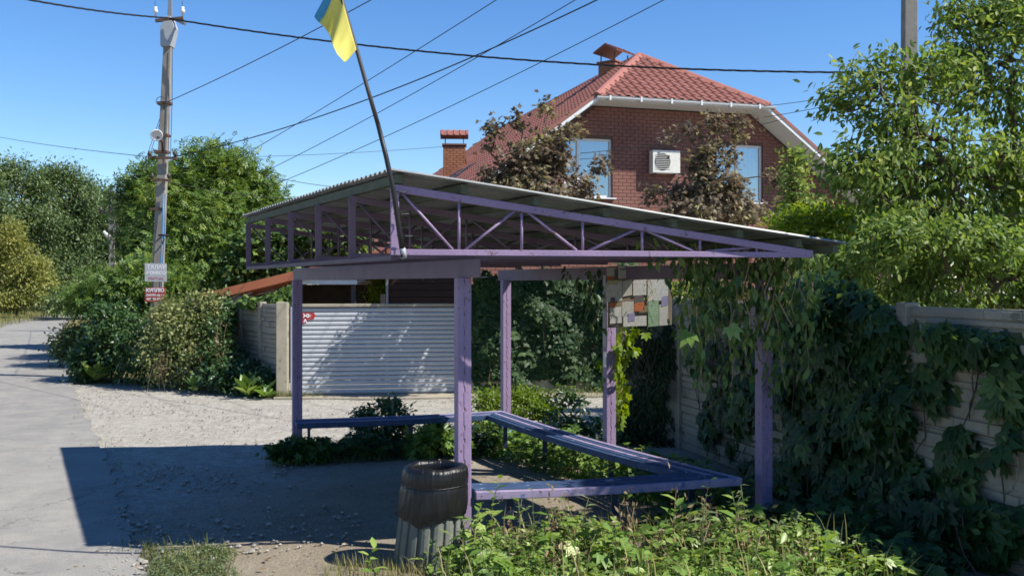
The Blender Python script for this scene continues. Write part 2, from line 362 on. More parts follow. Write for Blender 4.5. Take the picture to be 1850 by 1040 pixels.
def smooth_poly(P, n=8):
    """Catmull-Rom through points, open"""
    P = [np.array(p, float) for p in P]; out = []
    for k in range(len(P) - 1):
        p0, p1, p2, p3 = P[max(k - 1, 0)], P[k], P[k + 1], P[min(k + 2, len(P) - 1)]
        for t in np.linspace(0, 1, n, endpoint=False):
            out.append(.5 * ((2 * p1) + (-p0 + p2) * t + (2 * p0 - 5 * p1 + 4 * p2 - p3) * t * t + (-p0 + 3 * p1 - 3 * p2 + p3) * t ** 3))
    out.append(P[-1]); return np.array(out)
def strip(name, R, L, z, mat, jag=0.0, kind='structure', th=.03, nc=2):
    R = np.array(R)[:, :2].copy(); L = np.array(L)[:, :2]
    if jag:
        r = np.random.default_rng(3); d = (L - R); d /= np.linalg.norm(d, axis=1)[:, None]
        q = np.arange(len(R)); R += d * ((np.sin(q * 1.3) * .5 + np.sin(q * .53 + 1) + r.uniform(-.6, .6, len(R))) * jag)[:, None]
    n = len(R); V, T = [], []
    for k in range(n): V += [(*R[k], z - th), (*R[k], z), (*L[k], z), (*L[k], z - th)]
    for k in range(n - 1):
        for m in range(3):
            a = 4 * k + m; b = a + 1; T += [(a, b, b + 4), (a, b + 4, a + 4)]
    return np_mesh(name, V, T, mat, smooth=False, kind=kind)
edge = [(-.3, 2.0), (-1.15, 4.2), gp(265, 1040)[:2], (-3.7, 9.4), gp(190, 820)[:2], gp(148, 735)[:2], (-8.9, 20.2), gp(118, 650)[:2], (-16.4, 36.0), gp(112, 597)[:2], gp(140, 575.5)[:2], (-29.0, 76.0), (-28.0, 95.0), (-22.0, 120.0)]
er = smooth_poly(edge, 40)
tang = np.gradient(er, axis=0); tang /= np.linalg.norm(tang, axis=1)[:, None]
el = er + np.stack([-tang[:, 1], tang[:, 0]], 1) * np.interp(er[:, 1], [18, 42], [5.6, 3.3])[:, None]
# far left edge pinned to the photograph's kerb line
strip('road', er, el, .0, M['asphalt'], jag=.03, th=.025)
strip('concrete_apron', [(-4.2, 17.55), (-2.5, 17.5), (-.2, 17.75), (2.0, 17.9)], [(-4.3, 18.0), (-2.6, 18.15), (-.3, 18.45), (2.0, 18.6)], .008, M['concrete'], th=.03)
# verge beyond the road
vr = el + np.stack([-tang[:, 1], tang[:, 0]], 1) * -.05
vl = el + np.stack([-tang[:, 1], tang[:, 0]], 1) * 9.0
strip('grass_verge', vr[160:], vl[160:], .012, M['verge'], jag=.1)
strip('roadside_soil', er[240:] + np.array((2.2, .8)), er[240:] + np.array((.02, 0)), .000, M['verge'], jag=.25)

# pebbles scattered through the lot (nobody could count them)
def scatter(tm, P, A, Nn, S):
    """copies of a template (verts, tris) at P with long axis A, normal Nn and size S"""
    tv, tt = tm; n, m = len(P), len(tv)
    A = A / np.maximum(np.linalg.norm(A, axis=1), 1e-6)[:, None]
    B = np.cross(Nn, A); B /= np.maximum(np.linalg.norm(B, axis=1), 1e-6)[:, None]; C = np.cross(A, B)
    if np.ndim(S) == 1: S = np.stack([S] * 3, 1)
    L = tv[None, :, :] * S[:, None, :]
    V = P[:, None, :] + L[:, :, 0:1] * A[:, None, :] + L[:, :, 1:2] * B[:, None, :] + L[:, :, 2:3] * C[:, None, :]
    T = (np.arange(n) * m)[:, None, None] + tt[None]
    return V.reshape(-1, 3), T.reshape(-1, 3)
OCT = (np.array([(1, 0, 0), (-1, 0, 0), (0, 1, 0), (0, -1, 0), (0, 0, .7), (0, 0, -.7), (.62, .55, .35), (-.5, -.6, .3)], float) * .5,
       np.array([(0, 6, 4), (6, 2, 4), (0, 2, 6), (2, 1, 4), (1, 7, 4), (7, 3, 4), (1, 3, 7), (3, 0, 4), (2, 0, 5), (1, 2, 5), (3, 1, 5), (0, 3, 5)]))
def rdir(n, r): v = r.normal(size=(n, 3)); return v / np.linalg.norm(v, axis=1)[:, None]
def in_poly(x, y, poly):
    c = np.zeros(len(x), bool); n = len(poly); j = n - 1
    for i in range(n):
        (xi, yi), (xj, yj) = poly[i], poly[j]
        hit = ((yi > y) != (yj > y)) & (x < (xj - xi) * (y - yi) / (yj - yi + 1e-12) + xi); c ^= hit; j = i
    return c
def scatter_ground(poly, n, r):
    poly = np.array(poly); lo, hi = poly.min(0), poly.max(0); x = r.uniform(lo[0], hi[0], n); y = r.uniform(lo[1], hi[1], n)
    k = in_poly(x, y, poly); return x[k], y[k]
r = np.random.default_rng(11)
lotpoly = [(-4.6, 11.5), (-7.2, 16.5), (-8.6, 19.5), (-4.2, 17.8), (2, 18.2), (1.2, 13.2), (-.2, 12.7), (-2.6, 11.6), (-1.4, 8.2), (-2.9, 7.6), (-4.0, 9.6)]
x, y = scatter_ground(lotpoly, 26000, r); dens = vnoise(x, y, 1.6, 5) + r.uniform(-.4, .4, len(x)); k = dens > -.05; x, y = x[k], y[k]
sz = r.gamma(2.0, .0062, len(x)).clip(.006, .055); P = np.stack([x, y, sz * .18 - .004], 1)
Vp, Tp = scatter(OCT, P, np.stack([r.normal(size=len(x)), r.normal(size=len(x)), np.zeros(len(x))], 1), np.tile((0, 0, 1.), (len(x), 1)) + .3 * rdir(len(x), r), sz)
np_mesh('gravel_stones', Vp, Tp, M['stone'], smooth=False, kind='stuff')
bpy.data.objects['gravel_stones']['label'] = 'loose pale pebbles strewn over the gravel lot'

# ------------------------------------------------------------------ bus shelter
P1, P2, P3, P4, P5 = np.array((-.372, 7.52)), np.array((-2.47, 11.45)), np.array((-.08, 12.6)), np.array((1.02, 10.45)), np.array((2.11, 8.35))
TA = math.radians(12.0); SD = np.array((math.cos(TA), math.sin(TA)))                 # along the trusses, away from the road
NL, FL = np.array((-.82, 6.85)), np.array((-3.13, 11.5)); RL = np.linalg.norm(FL - NL); RD = (FL - NL) / RL
SLOPE = .139; RW = 3.46
def roofz(s): return 2.787 - SLOPE * s
sh = thing('bus_shelter', 'open purple steel bus shelter with trusses under a corrugated metal roof', 'bus shelter', (*P1, 0))
# roof sheets
n_sheet = 5; pitch = .105
for k in range(n_sheet):
    d0, d1 = RL * k / n_sheet - (.09 if k else 0), RL * (k + 1) / n_sheet
    ds, hs = [d0], [0.0]; d = math.floor(d0 / pitch) * pitch
    while d < d1 + pitch:
        for o_, h_ in ((0, 0), (.32, 0), (.45, 1), (.80, 1), (.93, 0)):
            dd = d + o_ * pitch
            if d0 + .004 <= dd <= d1 - .004: ds.append(dd); hs.append(h_ * .017)
        d += pitch
    ds.append(d1); hs.append(0.0)
    mb = MB(); ns = 9; V = []
    rr = random.Random(k)
    for q in range(ns):
        s = RW * q / (ns - 1)
        for d, h in zip(ds, hs):
            p = NL + RD * d + SD * s; V.append((p[0], p[1], roofz(s) + h + .004 * math.sin(s * 2.1 + k) + .0025 * k * 0 + (.003 if k % 2 else 0)))
    m_ = len(ds); mb.add(V, [(q * m_ + i, q * m_ + i + 1, (q + 1) * m_ + i + 1, (q + 1) * m_ + i) for q in range(ns - 1) for i in range(m_ - 1)])
    mb.build('roof_sheet', M['galv'], sh, solid=.004)
# purlins
def rp(d, s, z): p = NL + RD * d + SD * s; return (p[0], p[1], z)
s_off = .05
for s in (.08, .53, 1.06, 1.58, 2.10, 2.62, 3.10, 3.40):
    z = roofz(s) - .04
    MB().bar(rp(.07, s, z), rp(RL - .06, s, z), .055, .066).build('purlin', M['green_wood'], sh, bevel=.004)
# trusses
NT = 6; d_first, d_last = .11, RL - .18
TL = 3.18
def truss_point(d, s, z): p = NL + RD * d + SD * (s + s_off); return Vector((p[0], p[1], z))
for k in range(NT):
    d = d_first + (d_last - d_first) * k / (NT - 1)
    pm = M['purple'] if k < 1 else M['purple_shade']
    if k == NT - 1: pm = M['purple_shade']
    top = lambda s: roofz(s + s_off) - .078
    e0 = truss_point(d, 0, 0); tr = thing('truss', None, None, (e0.x, e0.y, 2.2)); tr.parent = sh; tr.matrix_parent_inverse = MW[sh].inverted()
    B0, B1 = 2.205, 2.247
    MB().bar(truss_point(d, -.028, (B0 + B1) / 2), truss_point(d, TL, (B0 + B1) / 2), .045, B1 - B0).build('bottom_chord', pm, tr, bevel=.003)
    MB().bar(truss_point(d, -.028, top(0) - .026), truss_point(d, TL, top(TL) - .026), .05, .052).build('top_chord', pm, tr, bevel=.003)
    MB().bar(truss_point(d, 0, B1), truss_point(d, 0, top(0) - .052), .05, .056, up=(SD[0], SD[1], 0)).build('end_post', pm, tr, bevel=.003)
    if k: pass
    bays = 7; L = TL / bays
    wr = .0105
    for b in range(1, bays):
        s = L * b
        if top(s) - .05 - B1 > .02: MB().tube([truss_point(d, s, B1), truss_point(d, s, top(s) - .05)], wr, 6).build('upright', pm, tr, smooth=True)
    for b in range(bays - 1):
        s0, s1 = L * b + .045, L * (b + 1) - .045
        if b % 2 == 0: MB().tube([truss_point(d, s0, top(s0) - .05), truss_point(d, s1, B1)], wr, 6).build('diagonal', pm, tr, smooth=True)
        else: MB().tube([truss_point(d, s0, B1), truss_point(d, s1, top(s1) - .05)], wr, 6).build('diagonal', pm, tr, smooth=True)
# longitudinal tie along the truss feet on the road side
MB().bar(truss_point(d_first, 0, 2.187), truss_point(d_last, 0, 2.187), .05, .034).build('eaves_tie', M['purple_deep_shade'], sh, bevel=.003)
# channel beams
def channel(p, q, name='channel_beam', z0=2.052, h=.135, fl=.062, t=.008, mat=M['purple_shade']):
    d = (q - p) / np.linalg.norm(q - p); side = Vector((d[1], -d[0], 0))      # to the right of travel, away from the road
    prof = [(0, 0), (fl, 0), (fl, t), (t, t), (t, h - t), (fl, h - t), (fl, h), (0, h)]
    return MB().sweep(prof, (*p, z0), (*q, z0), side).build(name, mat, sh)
bd = (P2 - P1) / np.linalg.norm(P2 - P1); bn = np.array((bd[1], -bd[0]))
channel(P1 - bd * .29, P2 + bd * .16)
bd2 = (P3 - P5) / np.linalg.norm(P3 - P5)
channel(P5 - bd2 * .25, P3 + bd2 * .22)
# posts: two channels welded toe to toe, with a seam of weld beads
def post(p, mat, d, w=.105, h=2.052, beads=True):
    a = math.atan2(d[1], d[0]) + math.radians(-9)
    mb = MB(); ux, uy = np.array((math.cos(a), math.sin(a))), np.array((-math.sin(a), math.cos(a)))
    c = w / 2; g = .003
    for sgn in (-1, 1):
        cc = p + uy * sgn * (c / 2 + g / 2 * 0 + .0012)
        mb.box((cc[0], cc[1], h / 2 - .05), (w, c, h + .1), a)
    o = mb.build('post', mat, sh, bevel=.006)
    if beads:
        wb = MB(); rr = random.Random(int(p[0] * 100) & 255); z = .06
        fc = p - ux * (w / 2 + .0005)
        while z < h - .12:
            l = rr.uniform(.05, .13); wb.bar((fc[0], fc[1], z), (fc[0] + rr.uniform(-.001, .001), fc[1], z + l), .010, .007, up=(ux[0], ux[1], 0)); z += l + rr.uniform(.015, .05)
        wb.build('weld_seam', mat, o, bevel=.002)
    return o
post(P1, M['purple'], bd); post(P2, M['purple'], bd); p3o = post(P3, M['purple'], bd); p4o = post(P4, M['purple'], bd); post(P5, M['purple'], bd)
a3 = math.atan2(bd[1], bd[0]) + math.radians(-9)
MB().box((P3[0], P3[1], .12), (.113, .113, .34), a3).build('painted_foot', M['lightblue'], p3o, bevel=.004)
# torn notices stuck on the fourth post
ux = np.array((math.cos(a3), math.sin(a3))); uy = np.array((-ux[1], ux[0]))
fc = P4 + uy * .0555
MB().box((fc[0], fc[1], 1.72), (.075, .003, .75), a3).build('torn_notice', M['white_sign'], p4o)
fc2 = P4 + uy * .06 - ux * .02
MB().box((fc2[0], fc2[1], 1.22), (.06, .006, .16), a3).build('torn_notice', M['white_paint'], p4o)

# ------------------------------------------------------------------ benches
Q = [np.array((-2.52, 11.48)), np.array((-.12, 12.28)), np.array((1.86, 8.02)), np.array((-.27, 7.47))]
ctr = sum(Q) / 4
def off_line(i, o):
    a, b = Q[i], Q[i + 1]; d = (b - a) / np.linalg.norm(b - a); n = np.array((-d[1], d[0]))
    if n @ (ctr - a) < 0: n = -n
    return a + n * o, d
def isect(l1, l2):
    (p, d), (q, e) = l1, l2; A = np.array([[d[0], -e[0]], [d[1], -e[1]]]); t = np.linalg.solve(A, q - p); return p + d * t[0]
BL = ['long painted plank bench on the far side of the shelter, seen end-on to the gate',
      'lilac and blue plank bench running back along the fence side of the shelter',
      'nearest plank bench with lilac front board, between bin post and fence']
BC = [['lilac', 'blue', 'blue', 'lilac', 'blue'], ['lilac', 'blue', 'lilac', 'blue', 'blue'], ['lilac', 'blue', 'blue', 'blue', 'blue']]
SAG = [.012, .03, .014]
for i in range(3):
    mid = (Q[i] + Q[i + 1]) / 2
    b = thing('plank_bench', BL[i], 'bench', (mid[0], mid[1], 0), group='plank benches inside the bus shelter')
    pw, gap = .052, .021
    for k in range(5):
        o0, o1 = k * (pw + gap), k * (pw + gap) + pw
        ends = []
        for o in (o0, o1):
            l = off_line(i, o)
            s = isect(l, off_line(i - 1, o)) if i > 0 else l[0]
            e = isect(l, off_line(i + 1, o)) if i < 2 else (l[0] + l[1] * np.linalg.norm(Q[i + 1] - Q[i]))
            sh_ = .004 if i > 0 else 0
            ends.append((s + l[1] * sh_, e - l[1] * (.004 if i < 2 else 0)))
        nseg = 10; V = []; fcs = []; tw = random.Random(i * 7 + k).uniform(-.004, .004)
        for q in range(nseg + 1):
            t = q / nseg; z = .45 - SAG[i] * math.sin(math.pi * t) + tw
            p0 = ends[0][0] * (1 - t) + ends[0][1] * t; p1 = ends[1][0] * (1 - t) + ends[1][1] * t
            hh = .062 if (k == 0 and i == 2) or (k == 4 and i < 2) else .034
            V += [(p0[0], p0[1], z - hh), (p1[0], p1[1], z - hh), (p1[0], p1[1], z), (p0[0], p0[1], z)]
        for q in range(nseg):
            for m in range(4): a_, b_ = 4 * q + m, 4 * q + (m + 1) % 4; fcs.append((a_, b_, b_ + 4, a_ + 4))
        fcs += [(3, 2, 1, 0), tuple(4 * nseg + m for m in range(4))]
        MB().add(V, fcs).build('plank', M[BC[i][k]], b, bevel=.006)
    # steel frame and legs
    lA, lB = off_line(i, .045), off_line(i, .30); Ln = np.linalg.norm(Q[i + 1] - Q[i])
    for t in ([.06, .53] if i == 0 else [.10, .32, .62, .90] if i == 1 else [.47, .86]):
        pa, pb = lA[0] + lA[1] * Ln * t, lB[0] + lB[1] * Ln * t
        zb = .385 - SAG[i] * math.sin(math.pi * t)
        MB().bar((*pa, zb), (*pb, zb), .04, .03).build('cross_bearer', M['navy'], b)
        if i == 0 and t > .4 or i > 0:
            mm = (pa + pb) / 2
            MB().bar((*mm, -.05), (*mm, zb - .012), .05, .05).build('leg', M['navy'], b, bevel=.003)
        else:
            MB().bar((*(pb), -.05), (*(pa * .4 + pb * .6), zb - .012), .03, .03).build('leg', M['navy'], b)
    if i == 2:
        l = off_line(i, .25); e = l[0] + l[1] * .25
        MB().bar((e[0], e[1], .39), (e[0] + .16, e[1] - .12, -.05), .04, .03).build('strut', M['navy'], b)

# ------------------------------------------------------------------ litter bin and its bag
bc = np.array((at(774, 1000, 7.22)[0], 7.22)); tilt = (.055, 0)
def binp(r, a, z): return (bc[0] + tilt[0] * z / .7 + r * math.cos(a), bc[1] + r * math.sin(a), z)
bn_ = thing('litter_bin', 'round grey ribbed concrete litter bin beside the nearest shelter post', 'litter bin', (bc[0], bc[1], 0))
def rbin(z): return .252 - .038 * (z / .66) ** 1.3
NS = 17
for k in range(NS):
    a0 = 2 * math.pi * (k + .09) / NS; a1 = 2 * math.pi * (k + .91) / NS; V, fcs = [], []
    rr = random.Random(k); dr = rr.uniform(-.003, .004)
    zs = [-.03, .12, .28, .44, .60, .655]
    for z in zs:
        r0 = rbin(max(z, 0)) - .03; r1 = rbin(max(z, 0)) + dr
        V += [binp(r0, a0, z), binp(r1, a0 + .02, z), binp(r1 + .004, (a0 + a1) / 2, z), binp(r1, a1 - .02, z), binp(r0, a1, z)]
    for q in range(len(zs) - 1):
        for m in range(5): a_, b_ = 5 * q + m, 5 * q + (m + 1) % 5; fcs.append((a_, b_, b_ + 5, a_ + 5))
    fcs += [(4, 3, 2, 1, 0), tuple(5 * (len(zs) - 1) + m for m in range(5))]
    MB().add(V, fcs).build('stave', M['bin_conc'], bn_, bevel=.008)
V = []; prof = [(.24 - .006, -.03), (.232, .1), (.22, .35), (.20, .655), (.165, .655), (.165, .05)]
mb = MB(); base = 0; n = 36
for r_, z in prof:
    for k in range(n): mb.V.append(binp(r_, 2 * math.pi * k / n, z))
for q in range(len(prof) - 1):
    for k in range(n): a_, b_ = q * n + k, q * n + (k + 1) % n; mb.Fc.append((a_, b_, b_ + n, a_ + n))
mb.build('drum', M['bin_conc'], bn_, smooth=True)
# bag: inside wall, pleated lip, tie, crumpled skirt with a drooping hem
mb = MB(); n = 220; rg = np.random.default_rng(5)
key = [(.150, .36), (.158, .52), (.161, .63), (.166, .676), (.176, .691), (.196, .697), (.218, .688), (.233, .668), (.2395, .635), (.2405, .60), (.2385, .575), (.2370, .566), (.2395, .556), (.246, .53), (.250, .49), (.252, .45), (.253, .41), (.252, .375), (.250, .345), (.249, .335)]
t_ = np.linspace(0, len(key) - 1, 64); kr = np.interp(t_, range(len(key)), [k[0] for k in key]); kz = np.interp(t_, range(len(key)), [k[1] for k in key])
A2 = np.linspace(0, 2 * math.pi, n, endpoint=False)
def ridges(a, z, spec):
    w = 0
    for fr, sl, am, ph_ in spec: w = w + am * (1 - 2 * np.abs(np.sin(.5 * (fr * a + sl * z + ph_ + .8 * np.sin(3 * a + 9 * z)))))
    return w
lipspec = [(34, 4, .0016, .3), (53, -8, .0013, 1.1), (21, 10, .0012, 2.0), (78, 3, .0009, .5)]
skspec = [(17, 9, .0021, .4), (26, -12, .0017, 1.7), (41, 7, .0011, 2.2), (9, -22, .0017, .2), (63, -5, .0007, 3.0)]
for q_ in range(64):
    z = kz[q_]; f = t_[q_]
    for k in range(n):
        a = A2[k]
        lip = ridges(a, z, lipspec) * np.clip((f - 1) / 3, 0, 1) * np.clip((11.5 - f) / 2, .15, 1)
        sk = ridges(a, z, skspec) * np.clip((f - 11) / 3, 0, 1)
        dz = (.56 - z) * (.11 * math.sin(2 * a + 2.2) + .06 * math.sin(5 * a + 1) + .025 * math.sin(11 * a)) if f > 11 else .004 * math.sin(6 * a) * (4 < f < 8)
        r2 = kr[q_] + lip + sk; zz = z + dz
        if f > 11: r2 = max(r2, rbin(max(zz, 0)) + .010)
        mb.V.append(binp(r2, a, zz))
for q_ in range(63):
    for k in range(n): a_, b_ = q_ * n + k, q_ * n + (k + 1) % n; mb.Fc.append((a_, b_, b_ + n, a_ + n))
bag = thing('trash_bag', 'black plastic bag turned down over the rim of the concrete bin', 'trash bag', (bc[0] + .05, bc[1], .33))
mb.build('bag_film', M['bag'], bag, smooth=True, solid=.0015)
MB().tube([binp(.2400 + .001 * math.sin(7 * t), t, .566 + .008 * math.sin(t + 1)) for t in np.linspace(0, 2 * math.pi, 60)], .0045, 6, cap=False).build('tie_band', M['bag'], bag, smooth=True)

# ------------------------------------------------------------------ flagpole and flag
fp = [at(729, 464, 6.83), at(722, 420, 6.78), at(711, 345, 6.72), at(698, 285, 6.70), at(683, 225, 6.70), at(664, 160, 6.70), at(645, 92, 6.70), at(622, 15, 6.70), at(600, -62, 6.70)]
fl_ = thing('flagpole', 'leaning dark flagpole lashed to the front corner of the shelter', 'flagpole', tuple(fp[0]))
MB().tube(fp[:5], [.019, .019, .018, .0165, .0155], 10).build('pole', M['black'], fl_, smooth=True)
MB().tube(fp[4:], [.0155, .014, .0135, .013, .012], 10).build('pole', M['dark_steel'], fl_, smooth=True)
MB().tube([at(730, 466, 6.835), at(727, 448, 6.81)], .0205, 10).build('pole_sleeve', M['grey_paint'], fl_, smooth=True)
for py_, px_ in ((345, 711), (385, 716), (425, 722)):
    c = at(px_, py_, 6.80); MB().tube([Vector(c) + Vector((math.cos(a) * .055 + .03, math.sin(a) * .05 + .06, .006 * math.sin(a))) for a in np.linspace(0, 6.28, 14)], .004, 5).build('lashing', M['black'], fl_)
flag = thing('flag', 'faded blue and yellow flag drooping from the top of the flagpole', 'flag', tuple(at(644, 88, 6.70)))
A_, B_, C_, D_ = at(644, 90, 6.685), at(603, -55, 6.69), at(619, 108, 6.57), at(570, 28, 6.82)
nu, nv = 26, 26
for name, mk, s0, s1 in (('yellow_half', 'flag_y', 0, .84), ('blue_half', 'flag_b', .84, 1.0)):
    V, fcs = [], []
    for i in range(nu + 1):
        s = s0 + (s1 - s0) * i / nu
        for j in range(nv + 1):
            t = j / nv
            p = (A_ * (1 - s) + B_ * s) * (1 - t) + (C_ * (1 - s) + D_ * s) * t
            p = p + np.array((-.012 * math.sin(t * 3.14) * (1 - s) * 2, .045 * t * math.sin(s * 9 + 1.0 + t * 2) + .02 * math.sin(s * 21 + t * 3) * t, -.02 * math.sin(s * 8) * t - .035 * math.sin(t * 3.14)))
            V.append(p)
    for i in range(nu):
        for j in range(nv): a_ = i * (nv + 1) + j; fcs.append((a_, a_ + 1, a_ + nv + 2, a_ + nv + 1))
    MB().add(V, fcs).build(name, M[mk], flag, smooth=True, solid=.001)

# ------------------------------------------------------------------ lettering
def text(body, size, mat, name='lettering', parent=None, p=(0, 0, 0), rz=0.0, align='CENTER', sx=1.0, bold=.0):
    cu = bpy.data.curves.new('tmp', 'FONT'); cu.body = body; cu.size = size; cu.align_x = align; cu.align_y = 'CENTER'; cu.extrude = .0012; cu.offset = bold
    cu.resolution_u = 2
    o = bpy.data.objects.new('tmp', cu); COL.objects.link(o); bpy.context.view_layer.update()
    me = bpy.data.meshes.new_from_object(o.evaluated_get(bpy.context.evaluated_depsgraph_get()))
    bpy.data.objects.remove(o); bpy.data.curves.remove(cu)
    R = Matrix.Rotation(rz, 4, 'Z') @ Matrix.Rotation(math.pi / 2, 4, 'X') @ Matrix.Diagonal((sx, 1, 1, 1))
    me.transform(R); me.materials.clear(); me.materials.append(mat); me.name = name
    t = place(me, name, parent); loc = MW[parent].inverted() @ Vector(p) if parent is not None else Vector(p); t.location = loc
    return t

# ------------------------------------------------------------------ notice board
YB = 10.18
nb = thing('notice_board', 'weathered notice board covered in old paper notices hanging at shelter post', 'notice board', tuple(at(1155, 592, YB)))
def quad(px0, py0, px1, py1, Y, th=.003, skew=0.0):
    a, b = at(px0, py0, Y), at(px1, py1, Y); mb = MB(); V = []
    for yy in (Y - th, Y):
        V += [(a[0], yy, b[2]), (b[0], yy, b[2] + skew), (b[0], yy, a[2] + skew), (a[0], yy, a[2])]
    return mb.add(V, [(0, 1, 2, 3), (7, 6, 5, 4), (0, 4, 5, 1), (1, 5, 6, 2), (2, 6, 7, 3), (3, 7, 4, 0)])
quad(1098, 505, 1213, 592, YB, .018, .03).build('backing_board', M['board'], nb, bevel=.003)
quad(1097, 481, 1147, 507, YB + .03, .015, .01).build('upper_board', M['board'], nb, bevel=.003)
paper_c = {'w': ((.58, .56, .50), (.12, .12, .12)), 'g': ((.52, .49, .42), (.15, .15, .15)), 'green': ((.30, .42, .27), (.05, .09, .05)), 'orange': ((.50, .16, .06), (.30, .08, .04)),
           'violet': ((.30, .28, .40), (.10, .08, .2)), 'y': ((.50, .44, .24), (.2, .16, .1)), 'dark': ((.14, .12, .11), (.04, .04, .04))}
for kx, (b_, i_) in paper_c.items(): M['paper_' + kx] = mat_paper('paper_' + kx, b_, i_)
papers = [(1095, 510, 1124, 546, 'w'), (1097, 507, 1117, 514, 'y'), (1125, 508, 1142, 536, 'g'), (1144, 506, 1168, 534, 'w'), (1170, 500, 1207, 544, 'w'), (1146, 535, 1163, 549, 'dark'), (1146, 548, 1164, 563, 'orange'),
          (1101, 546, 1112, 556, 'orange'), (1103, 538, 1111, 547, 'dark'), (1102, 556, 1124, 585, 'w'), (1124, 546, 1145, 572, 'g'), (1126, 572, 1168, 590, 'w'), (1135, 566, 1147, 581, 'violet'), (1171, 545, 1190, 590, 'green'), (1191, 550, 1207, 588, 'g'), (1195, 537, 1207, 554, 'violet')]
for k, (a0, b0, a1, b1, c) in enumerate(papers):
    quad(a0, b0, a1, b1, YB - .020 - .0022 * k, .0015, random.Random(k).uniform(.004, .022)).build('notice', M['paper_' + c], nb)
for k, (a0, b0, a1, b1, c) in enumerate([(1096, 484, 1112, 499, 'g'), (1096, 499, 1109, 507, 'orange'), (1110, 486, 1117, 506, 'dark'), (1117, 481, 1138, 508, 'w')]):
    quad(a0, b0, a1, b1, YB + .012 - .002 * k, .0015, .004).build('notice', M['paper_' + c], nb)
text('ЕДОВА', .026, M['dark_text'], parent=nb, p=at(1128, 486, YB + .0005), bold=.0006)
for px_ in (1137, 1212):
    MB().tube([at(px_, 505 if px_ > 1200 else 482, YB), at(px_, 458, YB + .02)], .002, 4).build('hanging_wire', M['dark_steel'], nb)

# ------------------------------------------------------------------ concrete fences
def concrete_fence(name, label, A, B, h, plen, rows, thick=.05, seed=0, face=1):
    A, B = np.array(A, float), np.array(B, float); L = np.linalg.norm(B - A); d = (B - A) / L; nrm = np.array((-d[1], d[0])) * face
    rz = math.atan2(d[1], d[0]); f = thing(name, label, 'fence', (A[0], A[1], 0)); r = random.Random(seed)
    n = max(1, round(L / plen)); pl = L / n
    # one panel mesh with raised rough slabs, shared by every bay
    def panel(hh, seed):
        rr = random.Random(seed); mb = MB(); mb.box((0, 0, hh / 2), (pl - .10, thick, hh - .006))
        z = .012
        while z < hh - .03:
            lh = min(rr.uniform(.05, .125), hh - .012 - z); x = -pl / 2 + .055
            while x < pl / 2 - .06:
                lw = min(rr.uniform(.22, .95), pl / 2 - .055 - x); dp = rr.uniform(.006, .034)
                e = .006
                x0, x1, z0, z1 = x + .003, x + lw - .003, z + .003, z + lh - .003; y0, y1 = thick / 2 * face, (thick / 2 + dp) * face
                if x1 - x0 > .03: mb.hexa([(x0, y0, z0), (x1, y0, z0), (x1 - e, y1, z0 + e), (x0 + e, y1, z0 + e), (x0, y0, z1), (x1, y0, z1), (x1 - e, y1, z1 - e), (x0 + e, y1, z1 - e)])
                x += lw
            z += lh
        return mb
    hh = h / rows; protos = [panel(hh, seed * 10 + k) for k in range(3)]
    cache = {}
    for i in range(n):
        for k in range(rows):
            c = A + d * pl * (i + .5); pid = r.randrange(3)
            if pid not in cache:
                o = protos[pid].build('panel', M['concrete'], f, world=False); cache[pid] = o
                o.location = (c[0] - A[0], c[1] - A[1], hh * k - .03); o.rotation_euler = (0, 0, rz)
            else:
                copy_piece(cache[pid], (c[0] - A[0], c[1] - A[1], hh * k - .03), f, rz)
    po = None
    for i in range(n + 1):
        c = A + d * pl * i - A
        if po is None:
            po = MB().box((0, 0, h / 2), (.13, .13, h + .045)).build('fence_post', M['concrete'], f, world=False, bevel=.01); po.rotation_euler = (0, 0, rz); po.location = (c[0], c[1], -.05)
        else: copy_piece(po, (c[0], c[1], -.05), f, rz)
    return f
FA, FB = np.array((2.10, 12.35)), np.array((4.35, 3.9))
concrete_fence('concrete_fence', 'shaded concrete panel fence overgrown with creeper on the right', FA, FB, 1.86, 2.0, 4, seed=1, face=-1)
concrete_fence('concrete_fence', 'grey concrete panel fence left of the roller gate', (-4.08, 17.88), (-7.4, 23.1), 1.68, 1.35, 3, seed=2, face=1)
# white cap strip caught on top of the right fence is the sunlit panel edge itself

# ------------------------------------------------------------------ roller gate
G0, G1 = np.array((-3.98, 17.9)), np.array((-.98, 18.36)); gd = (G1 - G0) / np.linalg.norm(G1 - G0); GL = np.linalg.norm(G1 - G0); grz = math.atan2(gd[1], gd[0])
gt = thing('roller_gate', 'wide pale grey roller gate of horizontal slats behind the shelter', 'gate', (G0[0], G0[1], 0), grz)
ns = 19; sh_h = 1.56 / ns
prof = [(0, .0), (-.010, .004), (-.016, .02), (-.017, sh_h * .5), (-.013, sh_h - .022), (-.002, sh_h - .010), (.0, sh_h - .008), (.012, sh_h - .008), (.012, 0)]
slat0 = None
for k in range(ns):
    if slat0 is None:
        slat0 = MB().sweep([(y, z) for y, z in prof], (.09, 0, 0), (GL, 0, 0), (0, 1, 0)).build('slat', M['shutter'], gt, world=False)
        base_loc = slat0.location.copy()
        slat0.location = (base_loc[0], base_loc[1], .03)
    else: copy_piece(slat0, (base_loc[0], base_loc[1], .03 + sh_h * k), gt)
MB().box((GL / 2 + .04, .03, 1.625), (GL, .16, .055)).build('top_rail', M['concrete'], gt, world=False, bevel=.006)
MB().box((.045, -.01, .80), (.085, .09, 1.60)).build('guide_rail', M['shutter'], gt, world=False, bevel=.006)
MB().box((GL + .05, -.01, .80), (.085, .09, 1.60)).build('guide_rail', M['shutter'], gt, world=False, bevel=.006)
gs = thing('gate_sign', 'small red arrow-shaped sign with white letters on the roller gate', 'sign', tuple(at(545, 585, 17.86)), grz)
